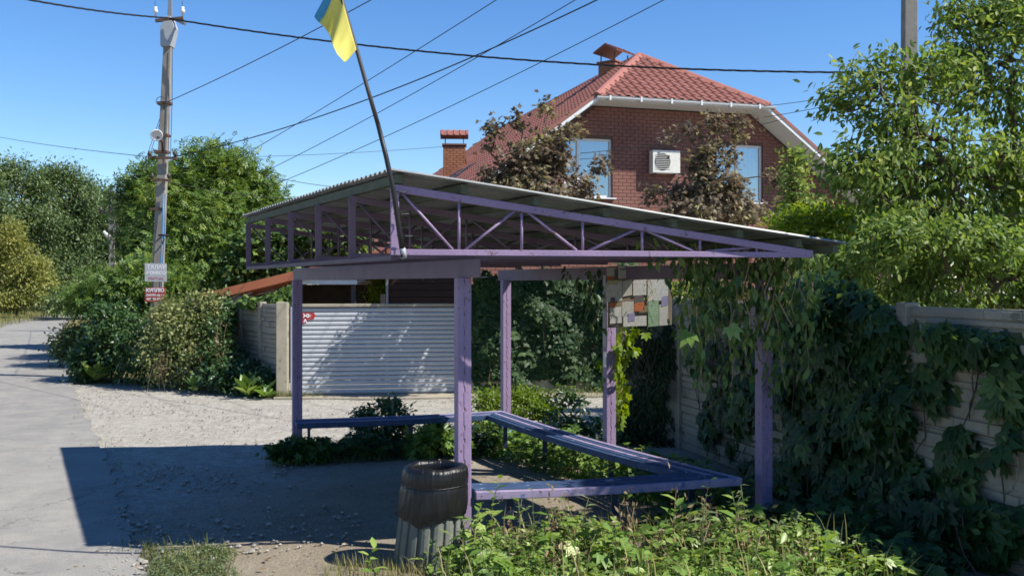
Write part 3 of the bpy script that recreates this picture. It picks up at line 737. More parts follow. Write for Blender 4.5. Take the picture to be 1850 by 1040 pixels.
def gl_(px, py, dy):   # pixel on the gate plane, shifted outwards
    u = (px - CX) / F; t = (G0[0] - u * G0[1]) / (u * gd[1] - gd[0]); Y = G0[1] + gd[1] * t; p = at(px, py, Y); return p + np.array((gd[1], -gd[0], 0)) * dy
V = [gl_(*q, .026) for q in ((523, 566), (567, 564), (570, 570), (567, 576), (558, 577), (551, 584), (540, 585), (532, 578), (523, 578))]
V2 = [v + np.array((-gd[1], gd[0], 0)) * .006 for v in V]; nn = len(V)
MB().add(V + V2, [tuple(range(nn)), tuple(range(2 * nn - 1, nn - 1, -1))] + [(k, (k + 1) % nn, nn + (k + 1) % nn, nn + k) for k in range(nn)]).build('sign_plate', M['red_sign'], gs)
text('ЖНА', .088, M['white_text'], parent=gs, p=gl_(558.5, 570.5, .029), rz=grz, bold=.003)
text('А', .085, M['white_text'], parent=gs, p=gl_(551.5, 579.5, .029), rz=grz, bold=.003)
pl = thing('gate_pillar', 'pale concrete end pillar between left fence and roller gate', 'pillar', (-4.13, 17.86, 0))
MB().box((-4.12, 17.84, .835), (.20, .12, 1.71), grz).build('shaft', M['concrete'], pl, bevel=.012)

# ivy wall behind shelter: low masonry wall that carries the ivy
W0, W1 = np.array((-.86, 18.40)), np.array((3.1, 18.95))
wl_ = thing('garden_wall', 'low masonry garden wall hidden under ivy right of the gate', 'wall', (*W0, 0))
wd = (W1 - W0) / np.linalg.norm(W1 - W0); wrz = math.atan2(wd[1], wd[0])
MB().box((*(W0 + W1) / 2, .95), (np.linalg.norm(W1 - W0), .2, 2.0), wrz).build('wall_body', M['concrete'], wl_, bevel=.01)

# ------------------------------------------------------------------ sheds behind the gate
cp = thing('carport', 'dark carport with pale blue roof edge behind the roller gate', 'carport', (-3.6, 21.5, 0))
MB().box((-3.85, 22.6, 1.0), (2.9, .12, 2.0)).build('back_wall', M['dark_wood'], cp)
MB().hexa([(-4.5, 20.62, 2.02), (-3.2, 20.62, 2.04), (-3.2, 22.6, 2.12), (-4.5, 22.6, 2.12), (-4.5, 20.62, 2.06), (-3.2, 20.62, 2.08), (-3.2, 22.6, 2.16), (-4.5, 22.6, 2.16)]).build('roof_sheet', M['grey_paint'], cp)
MB().box((-3.85, 20.58, 2.05), (1.3, .04, .09)).build('fascia', M['plastic_white'], cp)
for x_ in (-4.4, -3.3): MB().box((x_, 20.75, 1.0), (.09, .09, 2.02)).build('post', M['dark_steel'], cp)
MB().box((-2.72, 22.3, 1.2), (.12, .8, 2.4)).build('side_wall', M['dark_wood'], cp)
gsd = thing('added_shed', 'added dark boarded shed standing in for the shaded house wall', 'shed', (-1.9, 21.6, 0))  # added shed; its dark boards replace the house wall that lies in shade
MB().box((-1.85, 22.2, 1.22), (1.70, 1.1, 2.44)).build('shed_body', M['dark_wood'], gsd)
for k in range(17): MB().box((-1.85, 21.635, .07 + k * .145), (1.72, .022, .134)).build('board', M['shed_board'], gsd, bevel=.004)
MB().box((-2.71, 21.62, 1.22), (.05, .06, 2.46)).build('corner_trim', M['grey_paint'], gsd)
ln = thing('lean_to', 'lean-to shed with sloping orange-red sheet roof behind the left fence', 'shed', (-5.0, 21.5, 0))
ya, yb = 20.4, 23.4
pa, pb = at(362, 536, ya), at(712, 451, ya)
ra = at(362, 534, ya)
MB().hexa([(pa[0], ya, pa[2] - .10), (pb[0], ya, pb[2] - .10), (pb[0], yb, pb[2] - .10), (pa[0], yb, pa[2] - .10), (pa[0], ya, pa[2] + .04), (pb[0], ya, pb[2] + .04), (pb[0], yb, pb[2] + .04), (pa[0], yb, pa[2] + .04)]).build('roof_sheet', M['orange_roof'], ln)
MB().bar((pa[0], ya - .015, pa[2] - .03), (pb[0], ya - .015, pb[2] - .03), .03, .17).build('fascia', M['orange_roof'], ln)
b0, b1, b2 = at(398, 529, ya + .2), at(398, 553, ya + .2), at(452, 512, ya + .2)
for k, (p_, q_) in enumerate(((b0, b1), (b1, at(455, 528, ya + .2)), (b0, b2), (at(410, 551, ya + .2), b2))): MB().bar(np.array(p_) + (0, .004 * k, 0), np.array(q_) + (0, .004 * k, 0), .035, .05, up=(0, 1, 0)).build('bracket_bar', M['grey_paint'], ln)
MB().box((-4.35, 23.2, .80), (3.4, .1, 1.6)).build('back_wall', M['dark_wood'], ln)
MB().box((-5.95, 22.0, .85), (.08, 2.4, 1.7)).build('side_wall', M['dark_wood'], ln)
for x_ in (-5.9, -2.7): MB().box((x_, 20.8, .9), (.08, .08, 1.8)).build('post', M['dark_steel'], ln)
wr_ = thing('outbuilding', 'low white-roofed outbuilding peeping over the bushes by the lean-to', 'outbuilding', (*at(400, 560, 25.5)[:2], 0))
c_ = at(392, 524, 25.5); MB().box((c_[0], 25.9, c_[2]), (1.2, .8, .09)).build('roof', M['plastic_white'], wr_); MB().box((c_[0], 25.95, c_[2] / 2), (1.0, .6, c_[2] - .1)).build('wall', M['soffit'], wr_)

# ------------------------------------------------------------------ brick house
HY = math.radians(17.0)
hs = thing('brick_house', 'red brick house with half-hipped terracotta metal tile roof behind the shelter', 'house', (4.84, 27.9, 0), HY)
HM = np.array(MW[hs]); HI = np.array(MW[hs].inverted())
def hb(): return MB()
RZ, SL, HW, HE = 9.09, .733, 2.62, 3.08           # ridge height, main slope, half width of the hip eave, hip run
WS = .85                                           # wall face stands back from the eave line
def gable_top(t): return min(7.02, RZ - SL * abs(t) - .20)
GT = 8.15; LEN = 19.5
# wall core
prof = [(-GT, 0), (GT, 0), (GT, gable_top(GT)), (2.5, 7.02), (-2.5, 7.02), (-GT, gable_top(GT))]
wins = [(-3.27, -1.83, 4.45, 6.11), (1.33, 2.99, 4.43, 6.12)]
core = hb(); 
# front leaf built round the window openings
cuts_t = sorted({-GT, GT, *[w[0] for w in wins], *[w[1] for w in wins]})
def wall_piece(mb, t0, t1, z0, z1f, s0=WS + .012, s1=WS + .3):
    """column of wall between t0 and t1 from z0 to the roof line"""
    ts = [t0] + [x for x in (-2.5, 0, 2.5) if t0 < x < t1] + [t1]
    for a, b in zip(ts[:-1], ts[1:]):
        za, zb = (z1f(a), z1f(b)) if callable(z1f) else (z1f, z1f)
        mb.hexa([(a, s0, z0), (b, s0, z0), (b, s1, z0), (a, s1, z0), (a, s0, za), (b, s0, zb), (b, s1, zb), (a, s1, za)])
wall_piece(core, -GT, wins[0][0], 0, gable_top); wall_piece(core, wins[0][1], wins[1][0], 0, gable_top); wall_piece(core, wins[1][1], GT, 0, gable_top)
for w in wins: wall_piece(core, w[0], w[1], 0, w[2]); wall_piece(core, w[0], w[1], w[3], gable_top)
core.build('wall', M['mortar'], hs, world=False)
hb().box((-GT + .15, LEN / 2, 1.4), (.28, LEN - 1.2, 2.8)).build('wall', M['brick'], hs, world=False)
hb().box((GT - .15, LEN / 2, 1.4), (.28, LEN - 1.2, 2.8)).build('wall', M['brick'], hs, world=False)
# bricks of the gable, each with its joint
bl, bh, jt = .25, .088, .012; bricks = []
row = 0; z = 1.9
while z < 7.0:
    t = -GT + (bl / 2 if row % 2 else 0)
    while t < GT:
        t0, t1, z1 = t + jt / 2, min(t + bl - jt / 2, GT), z + bh
        ok = z1 < min(gable_top(t0), gable_top(t1)) - .0
        segs = [(t0, t1)]
        for w in wins:
            if z1 > w[2] and z < w[3]:
                ns_ = []
                for a, b in segs:
                    if b <= w[0] or a >= w[1]: ns_.append((a, b))
                    else:
                        if a < w[0]: ns_.append((a, w[0]))
                        if b > w[1]: ns_.append((w[1], b))
                segs = ns_
        if ok:
            for a, b in segs:
                if b - a > .03: bricks.append((a, b, z, z1))
        t += bl
    z += bh + jt; row += 1
full = [b for b in bricks if abs((b[1] - b[0]) - (bl - jt)) < 1e-6]
def rank(b):   # those seen largest and clear of leaves: between the windows and below the eave
    tc, zc = (b[0] + b[1]) / 2, (b[2] + b[3]) / 2; return abs(tc + .55) / 1.6 + abs(zc - 5.9) / .9
full.sort(key=rank); singles = full[:290]; ss = set(singles)
b0 = None
for (a, b, z0, z1) in singles:
    loc = ((a + b) / 2, WS + .006, z0)
    if b0 is None:
        b0 = hb().box((0, 0, bh / 2), (bl - jt, .036, bh)).build('brick', M['brick'], hs, world=False); b0.location = loc
    else: copy_piece(b0, loc, hs)
rest = hb()
for b in bricks:
    if b not in ss: rest.box(((b[0] + b[1]) / 2, WS + .006, (b[2] + b[3]) / 2), (b[1] - b[0], .036, b[3] - b[2]))
rest.build('brickwork', M['brick'], hs, world=False, kind='stuff')
# windows
for w, ml in zip(wins, (.30, .42)):
    wd_ = thing('window', None, None, (0, 0, 0)); wd_.parent = hs; MW[wd_] = MW[hs] @ Matrix.Translation((w[0], WS + .12, w[2])); wd_.location = (w[0], WS + .12, w[2])
    W_, H_ = w[1] - w[0], w[3] - w[2]; fr = hb(); f_ = .065
    fr.box((W_ / 2, 0, f_ / 2), (W_, .07, f_)); fr.box((W_ / 2, 0, H_ - f_ / 2), (W_, .07, f_))
    fr.box((f_ / 2, 0, H_ / 2), (f_, .07, H_ - 2 * f_)); fr.box((W_ - f_ / 2, 0, H_ / 2), (f_, .07, H_ - 2 * f_))
    mx_ = W_ * ml if ml < .4 else W_ * .5
    fr.box((mx_, 0, H_ / 2), (f_ * 1.2, .068, H_ - 2 * f_))
    fr.build('frame', M['plastic_white'], wd_, world=False, bevel=.004)
    hb().box(((f_ + mx_) / 2, .012, H_ / 2), (mx_ - f_ * 1.0, .012, H_ - 1.6 * f_)).build('pane', M['glass'], wd_, world=False)
    hb().box(((mx_ + W_) / 2, .012, H_ / 2), (W_ - mx_ - f_ * 1.0, .012, H_ - 1.6 * f_)).build('pane', M['glass'], wd_, world=False)
    hb().box((W_ / 2, -.14, -.03), (W_ + .12, .26, .035)).build('sill', M['plastic_white'], wd_, world=False, bevel=.004)
    cv = []; nf = 40
    for q_ in range(nf + 1):
        xx = .02 + (W_ - .04) * q_ / nf; yy = .15 + .022 * math.sin(q_ * 1.7) + .01 * math.sin(q_ * .6)
        cv += [(xx, yy, .02), (xx, yy, H_ - .02)]
    hb().add(cv, [(2 * q_, 2 * q_ + 2, 2 * q_ + 3, 2 * q_ + 1) for q_ in range(nf) if not (nf * .30 < q_ < nf * .42)]).build('curtain', M['soffit'], wd_, world=False, smooth=True, solid=.004)
# metal tile planes
def tile_plane(name, org, du, dv, nu_, Lv, cuts, wave=.27, step=.36, mat=M['tile']):
    """du along the eave, dv up the slope (unit vectors), nrm outwards; pressed tile steps"""
    org, du, dv = Vector(org), Vector(du), Vector(dv); nrm = du.cross(dv).normalized()
    if nrm.z < 0: nrm = -nrm
    us, hsx = [], []; nwv = int(nu_ / wave)
    for k in range(nwv):
        for o_, h_ in ((0, 0), (.30, 0), (.50, .044), (.72, .044), (.92, .002)): us.append((k + o_) * wave); hsx.append(h_)
    V, fcs, rows = [], [], []
    nrow = int(math.ceil(Lv / step))
    for rI in range(nrow):
        for e, drop in ((0, .028), (step * .985, .0)):
            rows.append((rI * step + e, drop))
    for v, dr in rows:
        for u, h in zip(us, hsx): V.append(org + du * u + dv * v + nrm * (h + dr))
    m_ = len(us)
    for q in range(len(rows) - 1):
        for i in range(m_ - 1): a = q * m_ + i; fcs.append((a, a + 1, a + m_ + 1, a + m_))
    bm = bmesh.new(); vs = [bm.verts.new(v) for v in V]
    for f in fcs: bm.faces.new([vs[i] for i in f])
    for co, no in cuts:
        bmesh.ops.bisect_plane(bm, geom=bm.verts[:] + bm.edges[:] + bm.faces[:], plane_co=co, plane_no=no, clear_outer=True)
    bm.verts.ensure_lookup_table(); bm.verts.index_update()
    mb = MB(); mb.V = [tuple(v.co) for v in bm.verts]; mb.Fc = [tuple(v.index for v in f.verts) for f in bm.faces]; bm.free()
    return mb.build(name, mat, hs, world=False, solid=.004)
nl = math.sqrt(1 + SL * SL); EV = 8.6
hipL = ((-HW, 0, 0), Vector((-HE, -HW, 0)).normalized())     # outside of the left hip line
for sg in (-1, 1):
    hp = Vector((-sg * HE * -1 * 1.0, -HW, 0)).normalized() if False else None
    # hip line from (sg*HW,0) to (0,HE); the outside is the side nearer the front
    outn = Vector((-sg * HE, -HW, 0)).normalized() if True else None
    tile_plane('roof_plane', (sg * EV, -.02, RZ - SL * EV), (0, 1, 0), (-sg / nl, 0, SL / nl), LEN + .6, EV * nl, [((sg * HW, 0, 0), outn), ((0, 0, 0), (-sg, 0, 0))])
nl2 = math.sqrt(HE * HE + (RZ - 7.17) ** 2)
tile_plane('hip_plane', (-HW - .1, -.06, 7.13), (1, 0, 0), (0, HE / nl2, (RZ - 7.17) / nl2), 2 * HW + .4, nl2 + .1,
           [((HW, 0, 0), Vector((HE, HW, 0)).normalized()), ((-HW, 0, 0), Vector((-HE, HW, 0)).normalized())])
def capstrip(p, q, w, name='ridge_cap', lift=.055):
    p, q = Vector(p), Vector(q); d = (q - p).normalized(); sd = d.cross(Vector((0, 0, 1))).normalized(); up = sd.cross(d)
    prof = [(-w, -.085), (-w * .35, .01), (0, .035), (w * .35, .01), (w, -.085), (w * .95, -.10), (0, -.02), (-w * .95, -.10)]
    return MB().sweep(prof, p + up * lift, q + up * lift, sd, up).build(name, M['tile_cap'], hs, world=False)
capstrip((-HW - .05, -.04, 7.15), (0, HE + .02, RZ + .01), .17, 'hip_cap'); capstrip((HW + .05, -.04, 7.15), (0, HE + .02, RZ + .01), .17, 'hip_cap')
capstrip((0, HE, RZ), (0, LEN + .5, RZ), .15)
# fascia, soffit, gutter
hb().box((0, .43, 7.045), (2 * HW - .16, .84, .03)).build('soffit', M['soffit'], hs, world=False)
hb().box((0, .005, 7.10), (2 * HW + .1, .025, .14)).build('fascia', M['plastic_white'], hs, world=False)
gprof = [(-.06 * math.cos(a), -.06 * math.sin(a)) for a in np.linspace(0, math.pi, 9)] + [(.055 * math.cos(a), -.053 * math.sin(a)) for a in np.linspace(0, math.pi, 9)]
hb().sweep(gprof, (-HW - .06, -.075, 7.11), (HW + .22, -.075, 7.11), (0, 1, 0)).build('gutter', M['plastic_white'], hs, world=False)
for k in range(6):
    hb().box((-2.3 + k * .92, -.075, 7.085), (.05, .135, .135)).build('gutter_bracket', M['plastic_white'], hs, world=False)
for sg in (-1, 1):
    a = (sg * HW, 7.05); b = (sg * EV, RZ - SL * EV - .12)
    # rake fascia (white) with brown drip edge above, soffit boards behind
    hb().hexa([(a[0], -.012, a[1] - .03), (b[0], -.012, b[1] - .08), (b[0], .012, b[1] - .08), (a[0], .012, a[1] - .03), (a[0], -.012, a[1] + .08), (b[0], -.012, b[1] + .035), (b[0], .012, b[1] + .035), (a[0], .012, a[1] + .08)]).build('rake_fascia', M['plastic_white'], hs, world=False)
    hb().hexa([(a[0], -.03, a[1] + .085), (b[0], -.03, b[1] + .04), (b[0], .03, b[1] + .04), (a[0], .03, a[1] + .085), (a[0], -.03, a[1] + .19), (b[0], -.03, b[1] + .17), (b[0], .03, b[1] + .17), (a[0], .03, a[1] + .19)]).build('drip_edge', M['tile'], hs, world=False)
    hb().hexa([(a[0] - sg * .1, .02, a[1] + .02), (b[0], .02, b[1] - .06), (b[0], WS + .02, b[1] - .06), (a[0] - sg * .1, WS + .02, a[1] + .02), (a[0] - sg * .1, .02, a[1] + .05), (b[0], .02, b[1] - .03), (b[0], WS + .02, b[1] - .03), (a[0] - sg * .1, WS + .02, a[1] + .05)]).build('rake_soffit', M['soffit'], hs, world=False)
# chimneys
def chimney(t, s, z0, z1, w, d, brick, rz, name='chimney'):
    ch = thing(name, None, None); ch.parent = hs; ch.location = (t, s, z0); ch.rotation_euler = (0, 0, rz); MW[ch] = MW[hs] @ Matrix.Translation((t, s, z0)) @ Matrix.Rotation(rz, 4, 'Z')
    h = z1 - z0; hb().box((0, 0, h / 2), (w, d, h)).build('stack', M['mortar'], ch, world=False)
    bk = hb(); z = .02; r_ = 0
    while z < h - .08:
        for (u0, L_, ax) in ((-w / 2, w, 'x'), (-d / 2, d, 'y')):
            q = u0 - (.12 if r_ % 2 else 0)
            while q < u0 + L_:
                a_, b_ = max(q, u0), min(q + .235, u0 + L_)
                if b_ - a_ > .03:
                    for sgn in (-1, 1):
                        if ax == 'x': bk.box(((a_ + b_) / 2, sgn * d / 2, z + .037), (b_ - a_ - .008, .018, .074))
                        else: bk.box((sgn * w / 2, (a_ + b_) / 2, z + .037), (.018, b_ - a_ - .008, .074))
                q += .245
        z += .085; r_ += 1
    bk.build('brickwork', brick, ch, world=False, kind='stuff')
    hb().box((0, 0, h + .02), (w + .1, d + .1, .05)).build('collar', M['tile'], ch, world=False)
    for x_ in (-1, 1):
        for y_ in (-1, 1): hb().box((x_ * w * .42, y_ * d * .42, h + .19), (.03, .03, .30)).build('cap_leg', M['dark_steel'], ch, world=False)
    L_ = w / 2 + .12; D_ = d / 2 + .14; zc = h + .33
    V = [(-L_, -D_, zc), (L_, -D_, zc), (L_, 0, zc + .24), (-L_, 0, zc + .24), (L_, D_, zc), (-L_, D_, zc)]
    hb().add(V, [(0, 1, 2, 3), (3, 2, 4, 5)]).build('cap_roof', M['tile'], ch, world=False, solid=.03)
    rib = hb()
    for k in range(5):
        x_ = -L_ + .06 + k * (2 * L_ - .12) / 4
        rib.bar((x_, -D_, zc + .03), (x_, 0, zc + .27), .05, .035); rib.bar((x_, 0, zc + .27), (x_, D_, zc + .03), .05, .035)
    rib.build('cap_rib', M['tile_cap'], ch, world=False)
    return ch
chimney(-.02, 5.0, 8.4, 9.20, .95, .62, M['brick_orange'], math.radians(35))
chimney(-4.05, 10.6, 5.6, 7.12, .80, .62, M['brick_orange'], math.radians(-14))
# roof flashing behind the far chimney and two skylights
hb().hexa([(-3.7, 10.2, 6.42), (-2.9, 10.2, 6.98), (-2.9, 11.0, 6.98), (-3.7, 11.0, 6.42), (-3.7, 10.2, 6.62), (-2.9, 10.2, 7.06), (-2.9, 11.0, 7.06), (-3.7, 11.0, 6.62)]).build('chimney_saddle', M['tile'], hs, world=False)
for s_ in (6.6, 8.3):
    t0, t1 = -5.1, -4.3; z0, z1 = RZ + SL * t0 + .10, RZ + SL * t1 + .10
    sk = hb().hexa([(t0, s_, z0 - .08), (t1, s_, z1 - .08), (t1, s_ + .95, z1 - .08), (t0, s_ + .95, z0 - .08), (t0, s_, z0), (t1, s_, z1), (t1, s_ + .95, z1), (t0, s_ + .95, z0)]).build('skylight', M['dark_steel'], hs, world=False)
    hb().hexa([(t0 + .08, s_ + .08, z0 + .055), (t1 - .08, s_ + .08, z1 - .055), (t1 - .08, s_ + .87, z1 - .055), (t0 + .08, s_ + .87, z0 + .055), (t0 + .08, s_ + .08, z0 + .075), (t1 - .08, s_ + .08, z1 - .035), (t1 - .08, s_ + .87, z1 - .035), (t0 + .08, s_ + .87, z0 + .075)]).build('pane', M['glass'], sk, world=True) if False else None
# eave gutter on the left
hb().tube([(-EV - .06, 0, RZ - SL * EV - .02), (-EV - .06, LEN, RZ - SL * EV - .02)], .07, 10).build('gutter', M['plastic_white'], hs, world=False, smooth=True)

# air conditioner on the gable
acw = MW[hs] @ Vector((-.29, WS - .16, 5.17))
ac = thing('air_conditioner', 'cream outdoor air conditioner unit on the brick gable between the windows', 'air conditioner', tuple(acw), HY)
MB().box((0, 0, .325), (.86, .26, .65)).build('casing', M['ac'], ac, world=False, bevel=.015)
MB().tube([(-.12 + .23 * math.cos(a), -.134, .32 + .23 * math.sin(a)) for a in np.linspace(0, 6.2832, 40)], .012, 6, cap=False).build('fan_ring', M['dark_steel'], ac, world=False)
MB().lathe([(.001, 0), (.22, 0), (.22, .004), (.001, .004)], (0, 0, 0), 28).build('fan_recess', M['dark_steel'], ac, world=False).matrix_local = Matrix.Translation((-.12, -.1325, .32)) @ Matrix.Rotation(math.pi / 2, 4, 'X')
for k in range(9): MB().box((-.12, -.142, .12 + k * .05), (.46, .006, .012)).build('grille_bar', M['ac'], ac, world=False)
for x_ in (-.3, .3): MB().bar((x_, -.12, -.02), (x_, .15, -.02), .03, .03).build('bracket', M['dark_steel'], ac, world=False)

# ------------------------------------------------------------------ utility poles
def ring(c, r, rad, n=14): return [Vector(c) + Vector((math.cos(a) * r, math.sin(a) * r, 0)) for a in np.linspace(0, 2 * math.pi, n)]
YP = 20.9
up_ = thing('utility_pole', 'tall concrete utility pole with street lamp and two signs by the bushes', 'utility pole', tuple(gp(276, 686)))
b_, t_ = at(276, 690, YP), at(304, 78, YP)
def tapered(mb, p, q, w0, w1):
    p, q = np.array(p), np.array(q); V = []
    for e, w in ((p, w0), (q, w1)):
        V += [(e[0] - w / 2, e[1] - w / 2 * .8, e[2]), (e[0] + w / 2, e[1] - w / 2 * .8, e[2]), (e[0] + w / 2, e[1] + w / 2 * .8, e[2]), (e[0] - w / 2, e[1] + w / 2 * .8, e[2])]
    return mb.hexa(V)
tapered(MB(), b_ - np.array((0, 0, .1)), t_, .235, .165).build('shaft', M['pole_conc'], up_, bevel=.015)
# steel head
h0, h1, h2 = at(302.5, 86, YP), at(306, 52, YP), at(307, 32, YP)
mb = MB(); V = []
for e, w in ((h0, .215), (h1, .30), (h2, .10)): V += [(e[0] - w / 2, YP - .13, e[2]), (e[0] + w / 2, YP - .13, e[2]), (e[0] + w / 2, YP + .13, e[2]), (e[0] - w / 2, YP + .13, e[2])]
mb.add(V, [(0, 1, 5, 4), (1, 2, 6, 5), (2, 3, 7, 6), (3, 0, 4, 7), (4, 5, 9, 8), (5, 6, 10, 9), (6, 7, 11, 10), (7, 4, 8, 11), (8, 9, 10, 11), (3, 2, 1, 0)]).build('steel_head', M['grey_paint'], up_, bevel=.008)
tapered(MB(), h2, at(308, -30, YP), .09, .05).build('head_spike', M['steel'], up_)
MB().bar(at(281, 38, YP - .1), at(331, 33, YP - .1), .06, .06).build('crossarm', M['rust'], up_)
MB().bar(at(318, 36, YP), at(334, 44, YP - .3), .05, .05).build('crossarm', M['steel'], up_)
for px_ in (281, 330):
    MB().lathe([(.001, 0), (.02, 0), (.02, .10), (.045, .11), (.05, .16), (.03, .19), (.035, .23), (.001, .24)], at(px_, 33, YP - .1), 10).build('insulator', M['plastic_white'], up_, smooth=True)
    MB().tube([at(px_, 33, YP - .1), at(px_ - 1, 2, YP - .1)], .006, 4).build('insulator_wire', M['dark_steel'], up_)
for (y_, half) in ((285, 24), (325, 16)):
    xc = 292 if y_ == 285 else 289
    MB().bar(at(xc - half, y_ - 1, YP - .14), at(xc + half + 4, y_ + 1, YP - .14), .05, .05).build('crossarm', M['rust'], up_)
    for q in (-half + 2, half): MB().lathe([(.001, 0), (.03, .0), (.045, .05), (.03, .09), (.001, .12)], at(xc + q, y_ - 3, YP - .14), 8).build('insulator', M['dark_steel'], up_, smooth=True)
for (y_, x_) in ((187, 298), (245, 294), (275, 293), (378, 286)):
    w_ = .215 + (y_ - 80) * .00013; c = at(x_, y_, YP)
    MB().box((c[0], YP, c[2]), (w_ + .03, w_ * .8 + .03, .05)).build('band_clamp', M['rust'], up_)
MB().tube([at(294, 275, YP - .13), at(293, 255, YP - .30), at(285, 248, YP - .48)], .025, 8).build('lamp_arm', M['rust'], up_, smooth=True)
lamp = MB().lathe([(.001, .10), (.05, .10), (.10, .06), (.125, .0), (.115, -.015), (.09, .01), (.001, .03)], (0, 0, 0), 20).build('street_lamp', M['plastic_white'], up_, smooth=True)
lamp.matrix_local = MW[up_].inverted() @ Matrix.Translation(Vector(at(283, 245, YP - .52))) @ Matrix.Rotation(math.radians(-62), 4, 'X') @ Matrix.Rotation(math.radians(-25), 4, 'Y')
for k, (x0, x1) in enumerate(((295, 289), (299, 292))):
    MB().tube([at(x0, 350, YP - .13), at(x0 - 1, 400, YP - .16), at(x0 - 3, 440, YP - .17), at(x1, 500, YP - .16), at(x1 - 2, 560, YP - .15)], .013, 6).build('blue_conduit', M['blue_cable'], up_, smooth=True)
MB().tube(ring(at(296, 425, YP - .17), .1, 0), .02, 6, cap=False).build('cable_coil', M['black'], up_)
MB().tube([at(291 + 9 * math.cos(a), 187 + 8 * math.sin(a) - 4, YP - .15 + .03 * a / 6) for a in np.linspace(0, 9, 24)], .007, 5).build('wire_loop', M['dark_steel'], up_)
for (xa, ya_, xb, yb_) in ((297, 190, 255, 312), (298, 192, 262, 308)):
    MB().tube([at(xa, ya_, YP - .1), at(xb, yb_, YP + .6)], .006, 4).build('drop_wire', M['dark_steel'], up_)
MB().tube([at(311, 85, YP - .1), at(311, 180, YP - .12), at(308, 285, YP - .13)], .007, 4).build('down_wire', M['dark_steel'], up_)
s1 = thing('pole_sign', 'faded white painted sign nailed high on the concrete pole', 'sign', tuple(at(281, 508, YP - .16)))
quad(262, 475, 301, 508, YP - .20, .012, -.01).build('sign_plate', M['white_sign'], s1)
text('ТАЛАУ', .115, M['white_text'], parent=s1, p=at(282, 483, YP - .2135), bold=.004); text('ФОНЕСО', .092, M['white_text'], parent=s1, p=at(281.5, 493.5, YP - .2135), bold=.004)
text('0956771616', .085, M['red_text'], parent=s1, p=at(281.5, 503, YP - .2135), bold=.001, sx=.74)
s2 = thing('pole_sign', 'dark red sign with white letters low on the concrete pole', 'sign', tuple(at(280, 547, YP - .16)))
quad(262, 520, 298, 545.5, YP - .21, .012, .015).build('sign_plate', M['red_sign'], s2, bevel=.004)
text('КУПЛЮ', .100, M['white_text'], parent=s2, p=at(280, 524.5, YP - .2235), bold=.005)
text('ЗЕМЛЮ від 1 г', .06, M['white_text'], parent=s2, p=at(280, 533, YP - .2235), bold=.002, sx=.9); text('067 962 69 37', .066, M['white_text'], parent=s2, p=at(280, 540, YP - .2235), bold=.002, sx=.9)

Y2 = 42.0
u2 = thing('utility_pole', 'distant braced concrete pole beside the curving road', 'utility pole', (at(205, 590, Y2)[0], Y2, 0))
tapered(MB(), (at(206, 0, Y2)[0], Y2, -.1), at(201, 372, Y2), .28, .20).build('shaft', M['pole_conc'], u2, bevel=.01)
tapered(MB(), at(242, 500, Y2 + .4), at(208, 403, Y2), .24, .2).build('brace', M['pole_conc'], u2)
MB().tube([at(199, 380, Y2 - .1), at(198, 352, Y2 - .1)], .05, 6).build('head_spike', M['dark_steel'], u2)
MB().bar(at(182, 384, Y2 - .15), at(218, 385, Y2 - .15), .09, .09).build('crossarm', M['dark_steel'], u2)
for px_, py_ in ((182, 383), (198, 352), (206, 360), (216, 384)): MB().lathe([(.001, 0), (.06, 0), (.09, .1), (.06, .2), (.001, .22)], at(px_, py_, Y2 - .15), 8).build('insulator', M['dark_steel'], u2, smooth=True)
MB().tube([at(203, 430, Y2 - .1), at(195, 424, Y2 - .5), at(188, 420, Y2 - .7)], .04, 6).build('lamp_arm', M['steel'], u2)
MB().tube([at(196, 427, Y2 - .6), at(187, 418, Y2 - .8)], [.10, .05], 8).build('street_lamp', M['plastic_white'], u2, smooth=True)
Y3 = 18.0
u3 = thing('utility_pole', 'concrete pole rising behind the orchard tree at upper right', 'utility pole', (at(1642, 0, Y3)[0], Y3, 0))
tapered(MB(), (at(1641, 0, Y3)[0], Y3, -.1), at(1643, -60, Y3), .28, .235).build('shaft', M['pole_conc'], u3, bevel=.015)
c = at(1642, 131, Y3); MB().box((c[0], Y3, c[2]), (.30, .26, .06)).build('band_clamp', M['rust'], u3)

# ------------------------------------------------------------------ overhead wires
def wire(label, ends, r, sag=0.0, twist=False, n=24, group='overhead wires'):
    (x0, y0, Ya), (x1, y1, Yb) = ends; p, q = at(x0, y0, Ya), at(x1, y1, Yb); L = np.linalg.norm(q - p)
    pts = [p * (1 - t) + q * t - np.array((0, 0, sag * 4 * t * (1 - t))) for t in np.linspace(0, 1, n)]
    w = thing('overhead_wire', label, 'wire', tuple(p), group=group)
    if not twist: MB().tube(pts, r, 5).build('strand', M['black'], w, smooth=True)
    else:
        m = int(L / .09); 
        for k in range(3):
            P = []
            for i in range(m + 1):
                t = i / m; c = p * (1 - t) + q * t - np.array((0, 0, sag * 4 * t * (1 - t))); a = i * .62 + 2.094 * k
                P.append(c + np.array((0, math.cos(a), math.sin(a))) * r * .8)
            MB().tube(P, r * .75, 5).build('strand', M['black'], w, smooth=True)
    return w
wire('thick twisted black cable crossing from the tall pole over the house roof', ((306, 34, YP - .2), (1642, 131, Y3 - .2)), .0135, .30, True)
wire('twisted black cable leaving the tall pole to the upper left', ((304, 33, YP - .2), (-260, -70, 13.0)), .0125, .12, True)
wire('thin wire rising steeply from the tall pole behind the flag', ((303, 184, YP - .2), (900, -130, 14.0)), .0085, .10)
wire('thick black service wire rising from the pole crossarm past the flagpole', ((311, 284, YP - .2), (1240, -80, 13.0)), .0105, .32)
wire('thin wire above the service wire, rising from the walnut crown', ((420, 292, 24.0), (1000, -66, 14.0)), .0072, .05)
wire('lower thin wire crossing the flagpole halfway up to the top edge', ((470, 314, 24.0), (1150, -66, 14.0)), .0072, .10)
